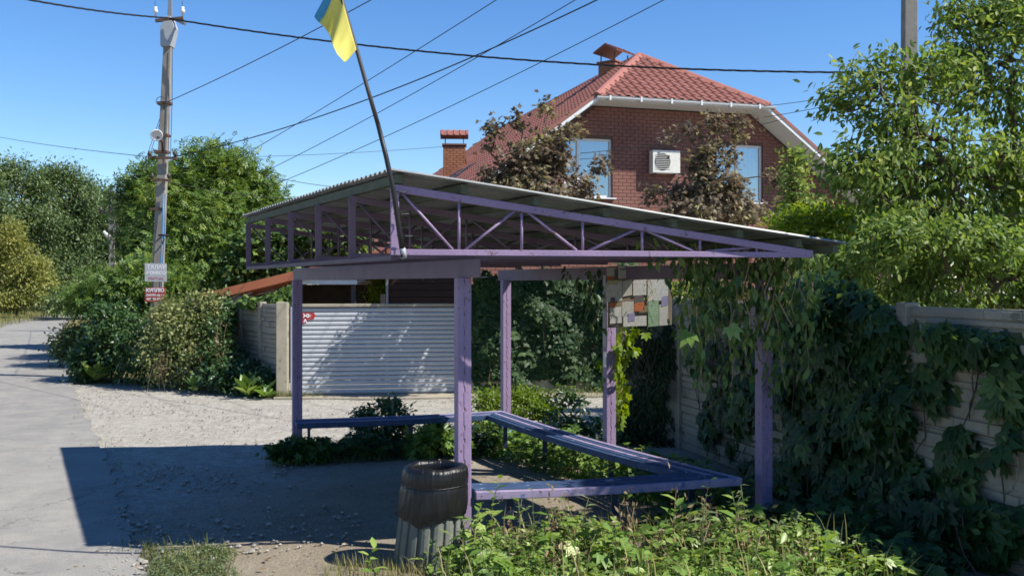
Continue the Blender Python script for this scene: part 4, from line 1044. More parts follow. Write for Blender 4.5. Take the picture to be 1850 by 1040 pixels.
wire('lowest slanting thin wire, passing just above the shelter ridge', ((480, 340, 24.0), (1330, -68, 14.0)), .0072, .13)
wire('faint level wire between walnut tree and the far chimney', ((430, 284, 30.0), (800, 265, 37.0)), .0072, .05)
wire('faint sagging wire in the sky left of the tall pole', ((-60, 236, 34.0), (288, 285, YP)), .0072, .08)
wire('short wire from walnut tree down to the shelter roof line', ((470, 314, 24.0), (640, 340, 25.0)), .0072, .06)
wire('low dark wire behind the far eave of the shelter', ((290, 326, YP), (620, 358, 26.0)), .0085, .15)
wire('pair of wires at right of the house, upper one', ((1380, 192, 28.5), (1642, 150, Y3)), .008, .04)
wire('pair of wires at right of the house, lower one', ((1380, 212, 28.5), (1642, 158, Y3)), .008, .04)
wire('thin cable slung across the brick gable above the air conditioner', ((1048, 277, 27.2), (1420, 214, 27.6)), .009, .12)
wire('wire from the distant braced pole to the tall pole', ((216, 384, Y2 - .2), (289, 330, YP)), .0072, .1)

# ------------------------------------------------------------------ foliage kit
def tmpl(V, T): return (np.array(V, float), np.array(T, int))
def oval(w=.25, z=.05, droop=.10):
    return tmpl([(0, 0, 0), (.42, w, z), (1, 0, -droop), (.42, -w, z), (.5, 0, -.01)], [(0, 4, 1), (4, 2, 1), (0, 3, 4), (3, 2, 4)])
OVAL, NARROW = oval(), oval(.15, .035, .16)
OVAL_HI = tmpl([(0, 0, 0), (.22, .17, .05), (.58, .21, .04), (1, 0, -.12), (.58, -.21, .04), (.22, -.17, .05), (.25, 0, 0), (.62, 0, -.03)],
               [(0, 6, 1), (6, 7, 2), (6, 2, 1), (7, 3, 2), (0, 5, 6), (6, 4, 7), (6, 5, 4), (7, 4, 3)])
def multi(parts):
    V, T = [], []
    for (tv, tt), ox, ang, s, dz in parts:
        ca, sa = math.cos(ang), math.sin(ang); n = len(V)
        for x, y, z in tv: V.append((ox + s * (x * ca - y * sa), s * (x * sa + y * ca), s * z + dz * x))
        T += [tuple(i + n for i in t) for t in tt]
    return tmpl(V, T)
DIA = tmpl([(0, 0, 0), (.45, .20, .03), (1, 0, -.10), (.45, -.20, .03)], [(0, 2, 1), (0, 3, 2)])
PALM = multi([(oval(.27, .04, .13), 0, math.radians(a), s, 0) for a, s in ((-78, .66), (-38, .88), (0, 1), (38, .88), (78, .66))])
PALM_LO = multi([(DIA, 0, math.radians(a), s, 0) for a, s in ((-75, .66), (-37, .9), (0, 1), (37, .9), (75, .66))])
WALNUT = multi([(DIA, .62, 0, .42, -.03)] + [(DIA, x, sg * .95, s, -.03) for x, s in ((.15, .30), (.36, .36), (.56, .38)) for sg in (-1, 1)])
PINNATE = multi([(OVAL, .55, 0, .45, -.04)] + [(OVAL, x, sg * .9, s, -.04) for x, s in ((.15, .32), (.38, .38)) for sg in (-1, 1)])
def fan(out, c=(.35, 0, .06)):
    V = [c] + [(x, y, -.05 * (abs(y) + max(0, x - .5))) for x, y in out] ; n = len(out)
    return tmpl(V, [(0, 1 + k, 1 + (k + 1) % n) for k in range(n)])
IVY = fan([(0, 0), (-.08, -.30), (.18, -.34), (.34, -.56), (.52, -.26), (1, 0), (.52, .26), (.34, .56), (.18, .34), (-.08, .30)])
MAPLE = fan([(0, 0), (-.05, -.38), (.22, -.26), (.42, -.66), (.55, -.24), (1, 0), (.55, .24), (.42, .66), (.22, .26), (-.05, .38)])
BLADE = tmpl([(0, .022, 0), (0, -.022, 0), (.45, .020, .03), (.45, -.020, .03), (.8, .011, .0), (.8, -.011, .0), (1, 0, -.07)], [(0, 1, 3), (0, 3, 2), (2, 3, 5), (2, 5, 4), (4, 5, 6)])
UP = np.array((0, 0, 1.0))
def leaves(name, tm, P, A, Nn, S, mat, parent, tint=None, r=RNG, kind=None):
    V, T = scatter(tm, P, A, Nn, S)
    tint = r.uniform(0, 1, len(P)) if tint is None else tint
    return np_mesh(name, V, T, mat, parent, np.repeat(np.clip(tint, 0, 1), len(tm[0])), kind=kind)
def frusta(P0, P1, R0, R1, n=5):
    d = P1 - P0; L = np.maximum(np.linalg.norm(d, axis=1), 1e-6)[:, None]; d = d / L
    ref = np.where(np.abs(d[:, 2:3]) > .9, np.array((1., 0, 0)), UP); u = np.cross(d, ref); u /= np.linalg.norm(u, axis=1)[:, None]; w = np.cross(d, u)
    a = np.arange(n) * 2 * math.pi / n; ca, sa = np.cos(a)[None, :, None], np.sin(a)[None, :, None]
    c = u[:, None] * ca + w[:, None] * sa
    V = np.concatenate([P0[:, None] + c * R0[:, None, None], P1[:, None] + c * R1[:, None, None]], 1)
    k = np.arange(n); k2 = (k + 1) % n; t = np.concatenate([np.stack([k, k2, k2 + n], 1), np.stack([k, k2 + n, k + n], 1)])
    T = (np.arange(len(P0)) * 2 * n)[:, None, None] + t[None]
    return V.reshape(-1, 3), T.reshape(-1, 3)
def skeleton(trunk, targets, r, step=.3, jit=.05, lift=.0):
    """grow branches: each target joins the nearest point that already exists"""
    nodes_, par = [np.array(trunk[0], float)], [-1]
    for p in trunk[1:]:
        a = nodes_[-1]; p = np.array(p, float); n = max(1, int(np.linalg.norm(p - a) / step))
        for k in range(1, n + 1): nodes_.append(a + (p - a) * k / n + (r.normal(size=3) * jit * .3 if k < n else 0)); par.append(len(nodes_) - 2)
    nt = len(nodes_); top = np.array(trunk[-1])
    order = np.argsort(np.linalg.norm(targets - top, axis=1)); arr = np.zeros((nt + 40 * len(targets) + 10, 3)); arr[:nt] = nodes_; m = nt
    for t in targets[order]:
        d = np.linalg.norm(arr[:m] - t, axis=1) + .35 * np.maximum(0, arr[:m, 2] - t[2]); i = int(np.argmin(d)); a = arr[i].copy(); D = np.linalg.norm(t - a); n = min(30, max(1, int(D / step))); prev = i
        for k in range(1, n + 1):
            f = k / n; q = a + (t - a) * f + np.array((0, 0, lift * D * math.sin(f * math.pi))) + (r.normal(size=3) * jit * min(1, D) if k < n else 0)
            arr[m] = q; par.append(prev); prev = m; m += 1
    return arr[:m].copy(), np.array(par), nt
def tree(name, label, cat, trunk, lobes, ntarget, nleaf, size, tm, lmat, bmat=None, r_tip=.006, spread=.22, seed=1, group=None, power=.42, droop=.35, up=.8, step=.3, rmax=.16, bark_n=5, branch_name='branches', tint_shift=0.0, jit=.05, shell=.55, flat=None):
    r = np.random.default_rng(seed); base = np.array(trunk[0], float)
    o = thing(name, label, cat, tuple(base), group=group)
    vol = np.array([np.prod(l[1]) ** .75 for l in lobes]); cnt = np.maximum(1, (ntarget * vol / vol.sum()).astype(int)); tg = []
    for (c, rad), n in zip(lobes, cnt):
        u = rdir(n, r) * (r.uniform(0, 1, n) ** shell)[:, None]; tg.append(np.array(c) + u * np.array(rad))
    tg = np.concatenate(tg); tg[:, 2] = np.maximum(tg[:, 2], .05)
    nd, par, nt = skeleton(trunk, tg, r, step, jit)
    c = np.ones(len(nd))
    for i in range(len(nd) - 1, 0, -1): c[par[i]] += c[i]
    R = np.minimum(r_tip * c ** power, rmax); idx = np.arange(1, len(nd)); e0, e1 = par[idx], idx
    Rs = np.minimum(R[e0], R[e1] * 1.35)
    V, T = frusta(nd[e0[:nt - 1]], nd[e1[:nt - 1]], R[e0[:nt - 1]], R[e1[:nt - 1]], 8); np_mesh('trunk', V, T, bmat or M['bark'], o)
    V, T = frusta(nd[e0[nt - 1:]], nd[e1[nt - 1:]], Rs[nt - 1:], R[e1[nt - 1:]], bark_n); np_mesh(branch_name, V, T, bmat or M['bark'], o)
    # leaves round the outer nodes
    cen = tg.mean(0); thin = np.where((c[nt:] <= 4))[0] + nt
    pick = r.choice(thin, nleaf); P = nd[pick] + r.normal(size=(nleaf, 3)) * spread * np.array((1, 1, .75))
    P[:, 2] = np.maximum(P[:, 2], .02)
    out = P - cen; out /= np.maximum(np.linalg.norm(out, axis=1), .01)[:, None]
    A = out * .55 + rdir(nleaf, r) * .8 - UP * droop; Nn = UP * up + rdir(nleaf, r) * .7 + out * .35
    ct = r.uniform(0, 1, len(nd)); tint = .45 * r.uniform(0, 1, nleaf) + .45 * ct[pick] + .1 * (out[:, 2] + 1) / 2 + tint_shift
    leaves('crown', tm, P, A, Nn, size * r.uniform(.65, 1.25, nleaf), lmat, o, tint, r)
    return o
def lp(px, py, rpx, Y, ry=None, rpy=None):
    c = at(px, py, Y); k = Y / F; return (c, (rpx * k, (ry if ry else rpx * k), (rpy or rpx) * k))
def gpt(px, Y): return (at(px, 0, Y)[0], Y, 0.0)

# ---- far wood on the left, tree by tree
far = [(25, 390, 95, 108, 58, 'tallest dark green tree at the left edge beyond the road'), (105, 385, 75, 92, 61, 'dark green tree second from the left edge beyond the road'), (165, 410, 50, 75, 64, 'dark green tree beside the distant braced pole'),
       (215, 430, 45, 70, 70, 'dark green tree behind the distant braced pole'), (-70, 380, 90, 105, 54, 'dark green tree cut off by the left edge'), (275, 440, 50, 60, 75, 'far green tree showing behind the tall pole')]
for k, (x_, y_, rx, ry_, Y, lb) in enumerate(far):
    Y += 12
    kk = Y / F
    lobes = [lp(x_, y_, rx * .8, Y, rx * kk * .7, ry_ * .8), lp(x_ - rx * .45, y_ + 50, rx * .6, Y - 1, rx * kk * .5, ry_ * .6), lp(x_ + rx * .4, y_ + 40, rx * .6, Y, rx * kk * .5, ry_ * .6), lp(x_ + rx * .15, y_ - ry_ * .55, rx * .45, Y, rx * kk * .4, ry_ * .45), lp(x_, y_ + 95, rx * .75, Y - 1, rx * kk * .5, ry_ * .45)]
    rq = np.random.default_rng(900 + k)
    for _ in range(9): a_ = rq.uniform(-.2, 3.3); lobes.append(lp(x_ + rx * .75 * math.cos(a_), y_ - ry_ * .70 * math.sin(a_), rx * rq.uniform(.14, .28), Y + rq.uniform(-2, 1), rx * kk * .25, ry_ * rq.uniform(.14, .26)))
    tree('leafy_tree', lb, 'tree', [gpt(x_, Y), at(x_, y_ + 60, Y), at(x_ + 3, y_ - 10, Y)], lobes, 620, 24000, .27, DIA, M['leaf_far'], r_tip=.014, spread=.5, seed=20 + k, group='far trees beyond the road', step=.8, rmax=.3, bark_n=3, jit=.15)
tree('yellowing_bush', 'large yellow-green bush at the left edge above the road', 'bush', [gpt(30, 60), at(30, 540, 60), at(30, 480, 60)], [lp(10, 530, 36, 60, 1.0, 26), lp(45, 505, 32, 60, .9, 38), lp(80, 525, 24, 60, .8, 26), lp(62, 480, 16, 60, .6, 24), lp(30, 450, 20, 60, .6, 32), lp(18, 418, 12, 60, .5, 22), lp(-30, 490, 50, 60, 1.2, 55), lp(105, 540, 22, 59.5, .7, 14), lp(-5, 465, 20, 60, .6, 36), lp(40, 535, 60, 59.5, .8, 18)], 520, 26000, .21, DIA, M['leaf_yellow'], r_tip=.01, spread=.34, seed=40, step=.5, bark_n=3, jit=.1, rmax=.08)
tree('roadside_shrub', 'mid green shrub between yellow bush and road bend', 'bush', [gpt(150, 58), at(150, 545, 58)], [lp(140, 535, 34, 58, 1.2, 26), lp(175, 530, 34, 58, 1.2, 34), lp(205, 540, 30, 58, 1.2, 28), lp(110, 550, 24, 56, 1, 14)], 200, 6000, .26, DIA, M['leaf_far'], seed=41, spread=.35, step=.6, bark_n=3, tint_shift=.25)

# ---- walnut trees behind the tall pole
tree('walnut_tree', 'large walnut tree with bright green crown right of the tall pole', 'tree', [gpt(395, 27), at(395, 520, 27), at(390, 430, 27), at(385, 370, 27)],
     [lp(378, 335, 55, 27, .9, 62), lp(435, 360, 62, 27, 1.0, 58), lp(330, 375, 55, 26.5, 1.0, 65), lp(400, 440, 90, 26, 1.2, 80), lp(470, 430, 45, 26.5, .9, 60), lp(330, 480, 60, 25.5, 1.0, 60), lp(430, 300, 24, 27, .5, 22), lp(375, 285, 20, 27, .4, 22), lp(480, 350, 18, 27, .4, 26), lp(400, 520, 70, 25.5, .8, 36)],
     900, 15000, .30, WALNUT, M['leaf_walnut'], r_tip=.007, spread=.26, seed=50, group='walnut trees behind the bushes', step=.35, jit=.08, tint_shift=.08)
tree('walnut_tree', 'darker walnut tree left of and behind the tall pole', 'tree', [gpt(255, 31), at(255, 520, 31), at(255, 420, 31)],
     [lp(268, 365, 34, 31, .8, 46), lp(240, 345, 16, 31, .4, 16), lp(290, 350, 40, 31, .8, 50), lp(258, 425, 26, 31, .8, 42), lp(285, 440, 45, 30.5, .9, 50), lp(255, 510, 48, 30, .9, 34)],
     520, 9000, .30, WALNUT, M['leaf_walnut'], r_tip=.007, spread=.28, seed=51, group='walnut trees behind the bushes', step=.4, jit=.08, tint_shift=-.15)
tree('walnut_sapling', 'low leafy walnut growth under the pole signs at left', 'bush', [gpt(225, 24.5), at(225, 560, 24.5)],
     [lp(215, 532, 55, 24.5, .8, 36), lp(268, 520, 40, 24, .7, 45), lp(180, 545, 35, 24.5, .7, 28), lp(310, 530, 40, 23.5, .7, 42)], 300, 5200, .26, WALNUT, M['leaf_walnut'], seed=52, spread=.22, step=.3, tint_shift=0)

# ---- roadside bushes in front of the pole
def bush(name, label, stems, lobes, nt, nl, size, tm, mat, seed, **kw): return tree(name, label, 'bush', stems, lobes, nt, nl, size, tm, mat, seed=seed, power=.36, rmax=.035, r_tip=.004, branch_name='stems', **kw)
bush('roadside_bush', 'dark glossy leaved bush at the left end of the roadside thicket', [gpt(215, 20.6), at(215, 650, 20.6)], [lp(225, 620, 55, 20.6, .7, 52), lp(175, 640, 38, 20.9, .6, 36), lp(265, 640, 45, 20.2, .6, 50), lp(205, 580, 40, 20.8, .5, 30), lp(160, 665, 26, 20.7, .4, 22)], 420, 8500, .12, OVAL, M['leaf_dark'], 60, spread=.13, step=.2, group='roadside thicket bushes', tint_shift=.05)
bush('roadside_bush', 'olive green fine leaved bush in front of the tall pole foot', [gpt(325, 19.6), at(325, 640, 19.6)], [lp(330, 600, 50, 19.6, .6, 50), lp(365, 590, 32, 19.5, .5, 45), lp(300, 640, 45, 19.5, .6, 45), lp(355, 650, 42, 19.2, .5, 45), lp(375, 550, 18, 19.6, .3, 20), lp(310, 570, 30, 19.8, .4, 30)], 520, 13000, .085, OVAL, M['leaf_bush'], 61, spread=.12, step=.2, group='roadside thicket bushes', tint_shift=.12)
bush('roadside_bush', 'small brownish bush beside the road at the thicket edge', [gpt(132, 24.5), at(132, 630, 24.5)], [lp(130, 615, 20, 24.5, .4, 22), lp(118, 630, 14, 24.5, .3, 14), lp(150, 605, 16, 24.5, .3, 16)], 130, 2600, .10, OVAL, M['leaf_bush'], 62, spread=.14, step=.25, group='roadside thicket bushes', tint_shift=-.05)
bush('roadside_bush', 'low dark weedy bush against the left concrete fence', [gpt(430, 18.6), at(430, 680, 18.6)], [lp(425, 675, 42, 18.6, .4, 28), lp(470, 690, 38, 18.2, .3, 22), lp(400, 650, 26, 18.9, .4, 36), lp(395, 600, 16, 19.2, .3, 40)], 300, 5200, .10, OVAL, M['leaf_dark'], 63, spread=.12, step=.2, group='roadside thicket bushes', tint_shift=-.1)
bush('creeper_bush', 'leafy creeper shrub between lean-to post and olive bush', [gpt(400, 20.0), at(402, 600, 20.0)], [lp(400, 570, 22, 20.0, .3, 32), lp(385, 560, 18, 20.0, .3, 20)], 120, 2000, .11, OVAL, M['leaf_dark'], 64, spread=.12, step=.2)
def dry_weed(label, px, Y, h, n, seed, mat='leaf_dry'):
    r = np.random.default_rng(seed); b = np.array(gpt(px, Y)); o = thing('dry_weed', label, 'weed', tuple(b), group='dry weed stalks'); L = []
    for k in range(n):
        q = b + np.array((r.normal() * .12, r.normal() * .08, 0)); t = q + np.array((r.normal() * .12, r.normal() * .1, h * r.uniform(.6, 1.05))); m = (q + t) / 2 + r.normal(size=3) * .03
        MB().tube([q, m, t], [.005, .004, .0025], 4).build('stalk', M['stem_dry'], o)
        f = r.uniform(.35, 1, 26)[:, None]; L.append(q + (t - q) * f + r.normal(size=(26, 3)) * .05)
    L = np.concatenate(L); leaves('seed_heads', DIA, L, rdir(len(L), r) + UP * .5, rdir(len(L), r), r.uniform(.03, .07, len(L)), M[mat], o, None, r, kind='stuff'); return o
dry_weed('grey dried weed clump beside the left fence', 388, 18.9, 1.25, 16, 70); dry_weed('reddish dried dock stalks in the roadside thicket', 356, 19.0, 1.3, 6, 71); dry_weed('dry stalks in front of the olive roadside bush', 300, 18.85, .75, 6, 72); dry_weed('dry stalk leaning by the left fence panels', 410, 18.7, 1.1, 4, 73)
def rosette(name, label, px, Y, n, L, seed, mat, up=.8, tm=OVAL_HI, group='broad-leaved weeds by the gate'):
    r = np.random.default_rng(seed); b = np.array(gpt(px, Y)); o = thing(name, label, 'weed', tuple(b), group=group); a = r.uniform(0, 6.28, n); el = r.uniform(.25, 1.2, n)
    A = np.stack([np.cos(a) * np.cos(el), np.sin(a) * np.cos(el), np.sin(el)], 1); P = b + A * .04 + UP * .02
    Nn = UP * 1.0 - A * .4 + .2 * rdir(n, r); leaves('leaf_rosette', tm, P, A, Nn, L * r.uniform(.6, 1.2, n), M[mat], o, None, r); return o
rosette('burdock', 'burdock with broad leaves at the gravel edge near gate', 447, 17.75, 16, .42, 75, 'leaf_ground'); rosette('burdock', 'small burdock rosette just left of the gate pillar', 480, 17.6, 12, .30, 76, 'leaf_ground'); rosette('burdock', 'burdock under the olive roadside bush', 352, 18.4, 14, .36, 77, 'leaf_dark')
rosette('burdock', 'pale leafy sprout at the thicket corner by the road', 172, 20.4, 26, .45, 78, 'leaf_ground')

# ---- hedge behind the lean-to, seen through the trusses
tree('creeper_hedge', 'creeper-covered hedge seen through the roof trusses at left', 'hedge', [gpt(545, 23.6), at(545, 500, 23.6), at(560, 450, 23.6)],
     [lp(480, 450, 55, 23.8, .6, 40), lp(560, 435, 60, 23.8, .6, 32), lp(620, 440, 45, 23.8, .6, 24), lp(520, 480, 60, 23.8, .6, 30), lp(450, 490, 40, 23.9, .6, 40)], 420, 9500, .15, IVY, M['leaf_creeper'], spread=.18, seed=80, step=.35, tint_shift=.15)
tree('creeper_bush', 'creeper spilling over the concrete fence under the lean-to roof', 'creeper', [gpt(480, 19.3), at(480, 545, 19.3)], [lp(500, 541, 20, 19.4, .3, 5), lp(460, 546, 22, 19.3, .3, 5), lp(517, 534, 8, 19.5, .2, 9)], 110, 1000, .11, IVY, M['leaf_creeper'], spread=.05, seed=81, step=.25, tint_shift=.2, rmax=.03)
tree('lime_bush', 'lime green bush behind the gate beside the house corner', 'bush', [gpt(690, 22.5), at(690, 540, 22.5)], [lp(692, 532, 22, 22.5, .4, 18), lp(690, 505, 20, 22.8, .4, 16)], 130, 2600, .09, OVAL, M['leaf_lime'], spread=.12, seed=82, step=.25, rmax=.03)

# ---- purple maples before the house
tree('purple_maple', 'purple-leaved maple covering the left half of the brick gable', 'tree', [gpt(985, 21), at(985, 420, 21), at(985, 330, 21)],
     [lp(950, 305, 50, 21, .7, 50), lp(1000, 280, 38, 21, .6, 58), lp(910, 320, 36, 21, .6, 40), lp(1045, 335, 30, 21, .5, 24), lp(988, 200, 10, 21, .2, 22), lp(935, 225, 12, 21, .2, 20), lp(888, 245, 16, 21, .25, 34), lp(1085, 300, 16, 21, .2, 18), lp(980, 350, 75, 20.6, .8, 26), lp(1030, 240, 10, 21, .2, 26)],
     330, 4500, .105, MAPLE, M['leaf_maple'], spread=.12, seed=90, group='purple maples before the house', step=.25, rmax=.08, droop=.5)
tree('purple_maple', 'purple-leaved maple in front of the right gable window', 'tree', [gpt(1300, 21), at(1300, 430, 21), at(1300, 350, 21)],
     [lp(1285, 345, 56, 21, .8, 45), lp(1318, 350, 36, 21, .7, 38), lp(1245, 360, 40, 21, .7, 32), lp(1250, 240, 13, 21, .2, 22), lp(1290, 228, 18, 21, .25, 18), lp(1335, 240, 16, 21, .25, 24), lp(1212, 255, 10, 21, .15, 12), lp(1290, 385, 105, 20.6, .9, 24), lp(1402, 330, 10, 21, .2, 34), lp(1180, 355, 16, 21, .25, 12), lp(1285, 285, 40, 21, .5, 34)],
     360, 5000, .105, MAPLE, M['leaf_maple'], spread=.12, seed=91, group='purple maples before the house', step=.25, rmax=.08, droop=.5)
tree('garden_tree', 'small leafy garden tree over the ivy wall, mostly hidden by the shelter roof', 'tree', [(.3, 19.3, 0), (.3, 19.1, 1.8), (.1, 18.4, 2.5)],
     [((-.95, 17.95, 2.85), (.55, .30, .50)), ((-.2, 17.85, 2.95), (.6, .35, .50)), ((.6, 17.9, 2.9), (.6, .35, .5)), ((-1.35, 18.05, 2.75), (.3, .2, .35)), ((-.7, 17.45, 2.65), (.6, .3, .42)), ((.1, 17.25, 2.9), (.6, .3, .5)), ((-1.45, 17.6, 2.5), (.35, .25, .3))], 380, 7000, .10, OVAL, M['leaf_walnut'], spread=.10, seed=94, step=.2, rmax=.05)
tree('young_tree', 'slender pale green young tree right of the purple maple', 'tree', [gpt(1432, 18), at(1432, 420, 18), at(1432, 340, 18)], [lp(1432, 330, 20, 18, .25, 55), lp(1440, 290, 14, 18, .2, 22), lp(1445, 380, 30, 18, .3, 30)], 130, 1500, .11, OVAL, M['leaf_apple'], spread=.12, seed=92, step=.25, rmax=.03)
tree('lime_bush', 'lime green shrub above the right end of the shelter roof', 'bush', [gpt(1450, 15), at(1450, 440, 15)], [lp(1430, 405, 36, 15, .4, 18), lp(1475, 400, 42, 15, .4, 26), lp(1525, 400, 32, 15, .4, 26), lp(1480, 430, 70, 15, .4, 20)], 260, 4800, .085, OVAL, M['leaf_lime'], spread=.10, seed=93, step=.22, rmax=.03)

# ---- orchard trees behind the right fence
tree('orchard_tree', 'tall leafy orchard tree behind the fence at upper right', 'tree', [gpt(1795, 12.6), at(1797, 540, 12.6), at(1790, 470, 12.6), at(1755, 400, 12.6), at(1720, 330, 12.6), at(1690, 270, 12.6)],
     [lp(1560, 175, 45, 12.8, .35, 38), lp(1500, 190, 30, 12.8, .25, 22), lp(1530, 145, 28, 12.8, .25, 18), lp(1620, 230, 70, 12.8, .5, 60), lp(1600, 320, 85, 12.6, .6, 60), lp(1540, 300, 50, 12.6, .45, 45), lp(1680, 150, 70, 12.9, .5, 60), lp(1720, 300, 110, 12.8, .6, 90), lp(1640, 400, 90, 12.5, .6, 50), lp(1750, 420, 110, 12.6, .6, 70), lp(1830, 330, 80, 12.8, .6, 100), lp(1600, 120, 40, 12.9, .3, 30)],
     760, 10500, .108, OVAL_HI, M['leaf_apple'], spread=.13, seed=100, group='orchard trees behind the right fence', step=.22, rmax=.06, r_tip=.0042, droop=.75, up=.5)
tree('orchard_tree', 'second orchard tree reaching the top right corner', 'tree', [gpt(1850, 13.6), at(1850, 500, 13.6), at(1835, 300, 13.6), at(1825, 150, 13.6)],
     [lp(1770, 60, 70, 13.6, .5, 60), lp(1720, 20, 40, 13.6, .3, 30), lp(1850, 60, 80, 13.6, .6, 90), lp(1790, 160, 90, 13.6, .6, 70), lp(1880, 250, 80, 13.6, .6, 120), lp(1820, 20, 50, 13.6, .4, 50), lp(1740, 110, 50, 13.6, .35, 40)],
     430, 6400, .108, OVAL_HI, M['leaf_apple'], spread=.13, seed=101, group='orchard trees behind the right fence', step=.25, rmax=.07, r_tip=.0042, droop=.75, up=.5)
tree('orchard_tree', 'orchard tree just beyond the right edge, shading the right post', 'tree', [(5.5, 7.6, 0), (5.5, 7.55, 1.8), (5.6, 7.4, 3.2)],
     [((5.3, 7.4, 3.9), (.9, .7, .9)), ((4.6, 6.85, 4.0), (.85, .42, .6)), ((5.2, 6.8, 4.6), (.8, .45, .6)), ((5.6, 8.4, 3.4), (.5, .6, .7))], 460, 7800, .115, OVAL, M['leaf_apple'], spread=.14, seed=105, group='orchard trees behind the right fence', step=.25, rmax=.07)
hl = []; rh = np.random.default_rng(77)
for x_ in range(1470, 1880, 27): hl.append(lp(x_ + rh.uniform(-10, 10), 495 + rh.uniform(-75, 35), rh.uniform(22, 48), 12.0 + rh.uniform(-.6, .6), .4, rh.uniform(18, 48)))
for x_ in range(1480, 1880, 45): hl.append(lp(x_, 543 + rh.uniform(-6, 8), 36, 11.8, .4, 16))
tree('garden_shrub', 'sunlit leafy shrubs rising just behind the right fence', 'bush', [gpt(1680, 11.9), at(1680, 530, 11.9)], hl, 620, 10500, .09, OVAL_HI, M['leaf_apple'], spread=.12, seed=102, step=.22, rmax=.03, r_tip=.004, tint_shift=-.12, droop=.7, up=.5)
tree('garden_shrub', 'pale green shrub above the fence beside the notice board', 'bush', [gpt(1255, 15.5), at(1255, 530, 15.5)], [lp(1250, 525, 45, 15.5, .3, 14), lp(1310, 525, 45, 15.5, .3, 14), lp(1225, 530, 20, 15.5, .3, 12)], 140, 2200, .085, OVAL, M['leaf_apple'], spread=.08, seed=103, step=.22, rmax=.03, tint_shift=.15)
tree('dark_thicket', 'dark tall shrubs behind the hedge at right', 'hedge', [gpt(1650, 15.5), at(1650, 500, 15.5), at(1650, 430, 15.5)], [lp(1520, 450, 70, 15.5, .6, 60), lp(1640, 410, 90, 15.5, .7, 90), lp(1780, 400, 100, 15.5, .7, 110), lp(1870, 380, 70, 15.5, .7, 130), lp(1620, 525, 120, 15.0, .6, 30), lp(1800, 525, 110, 15.0, .6, 34)], 330, 7400, .15, DIA, M['leaf_far'], spread=.22, seed=104, step=.4, tint_shift=.1)

# ------------------------------------------------------------------ climbers
def patch_frame(A, B, nsign=1):
    A, B = np.array((*A, 0.)) if len(A) == 2 else np.array(A), np.array((*B, 0.)) if len(B) == 2 else np.array(B); d = (B - A) / np.linalg.norm(B - A); n = np.array((d[1], -d[0], 0)) * nsign; return A, d, n
def ray_hit(px, py, A, n):
    v = np.stack([(px - CX) / F, np.ones_like(px), -(py - HZ) / F], 1); o = np.array((0, 0, EYE)); t = ((A - o) @ n) / (v @ n); return o + v * t[:, None]
def climber(name, label, A, B, nsign, blobs, size, tm, mat, seed, cat='creeper', off=(.02, .18), hang=.7, tint_shift=0.0, nstem=26, group=None, facing=1.0):
    """blobs: (px, py, rx, ry, count) in the photograph, thrown on to the carrying plane"""
    r = np.random.default_rng(seed); A, d, n = patch_frame(A, B, nsign); P = []
    for (x_, y_, rx, ry_, c) in blobs:
        ang = r.uniform(0, 6.28, c); q = np.sqrt(r.uniform(0, 1, c)); px = x_ + rx * q * np.cos(ang); py = y_ + ry_ * q * np.sin(ang)
        h = ray_hit(px, py, A, n); h += n * (off[0] + (off[1] - off[0]) * r.uniform(0, 1, c) * (1 - q * .7))[:, None]; P.append(h)
    P = np.concatenate(P); P = P[P[:, 2] > .02]
    bul = np.sin(P[:, 0] * 5.1 + 1.3 * np.sin(P[:, 2] * 3.7)) * np.sin(P[:, 2] * 4.3 + P[:, 1] * 2.1); P += n * (.07 * bul + (.10 * (bul > .55)))[:, None]; P = P[(bul > -.80) | (r.uniform(0, 1, len(P)) < .35)]; m = len(P)
    o = thing(name, label, cat, (P[:, 0].mean(), P[:, 1].mean(), 0), group=group)
    lat = d[None] * r.normal(size=(m, 1)); Ad = -UP * hang * .8 + lat * .85 + n * r.uniform(.0, .35, m)[:, None] + .3 * rdir(m, r); Nn = n * facing * 1.2 + UP * .45 + .4 * rdir(m, r)
    cl = np.sin(P[:, 0] * 9 + P[:, 2] * 7) * .12
    leaves('leaves', tm, P, Ad, Nn, size * r.gamma(9, 1 / 9., m).clip(.35, 1.5), M[mat], o, .25 + .6 * r.uniform(0, 1, m) + cl + tint_shift - .1, r)
    k = r.choice(m, m // 4, replace=False); leaves('young_leaves', OVAL if tm is not NARROW else NARROW, P[k] + n * .04 + .05 * rdir(len(k), r), Ad[k] + .8 * rdir(len(k), r), Nn[k], size * .55 * r.uniform(.6, 1.3, len(k)), M[mat], o, .5 + .5 * r.uniform(0, 1, len(k)), r)
    kd = r.choice(m, max(6, m // 40), replace=False); leaves('withered_leaves', NARROW, P[kd] + n * .03, -UP + .4 * rdir(len(kd), r), Nn[kd], size * .7 * r.uniform(.6, 1.2, len(kd)), M['leaf_dry'], o, None, r)
    # stems climbing through the leaves
    for k in range(nstem):
        c = P[r.integers(m)]; q = c.copy(); q -= n * .02
        st = np.array((q[0] + r.normal() * .15 * d[0], q[1] + r.normal() * .15 * d[1], max(0, q[2] - r.uniform(.3, 1.2))))
        MB().tube([st + (q - st) * f + r.normal(size=3) * .02 for f in np.linspace(0, 1, 6)], .006, 4).build('stem', M['bark'], o)
    return o
# ivy over the garden wall
climber('ivy', 'dense dark ivy covering the garden wall behind the shelter', W0, W1, 1, [(875, 600, 30, 110, 1400), (930, 590, 70, 100, 2400), (1010, 590, 80, 100, 2600), (1080, 590, 60, 105, 1700), (970, 520, 110, 30, 1500), (1130, 580, 50, 110, 1100)], .115, IVY, 'leaf_ivy', 200, 'ivy', (.10, .30), .6, .05, 20)
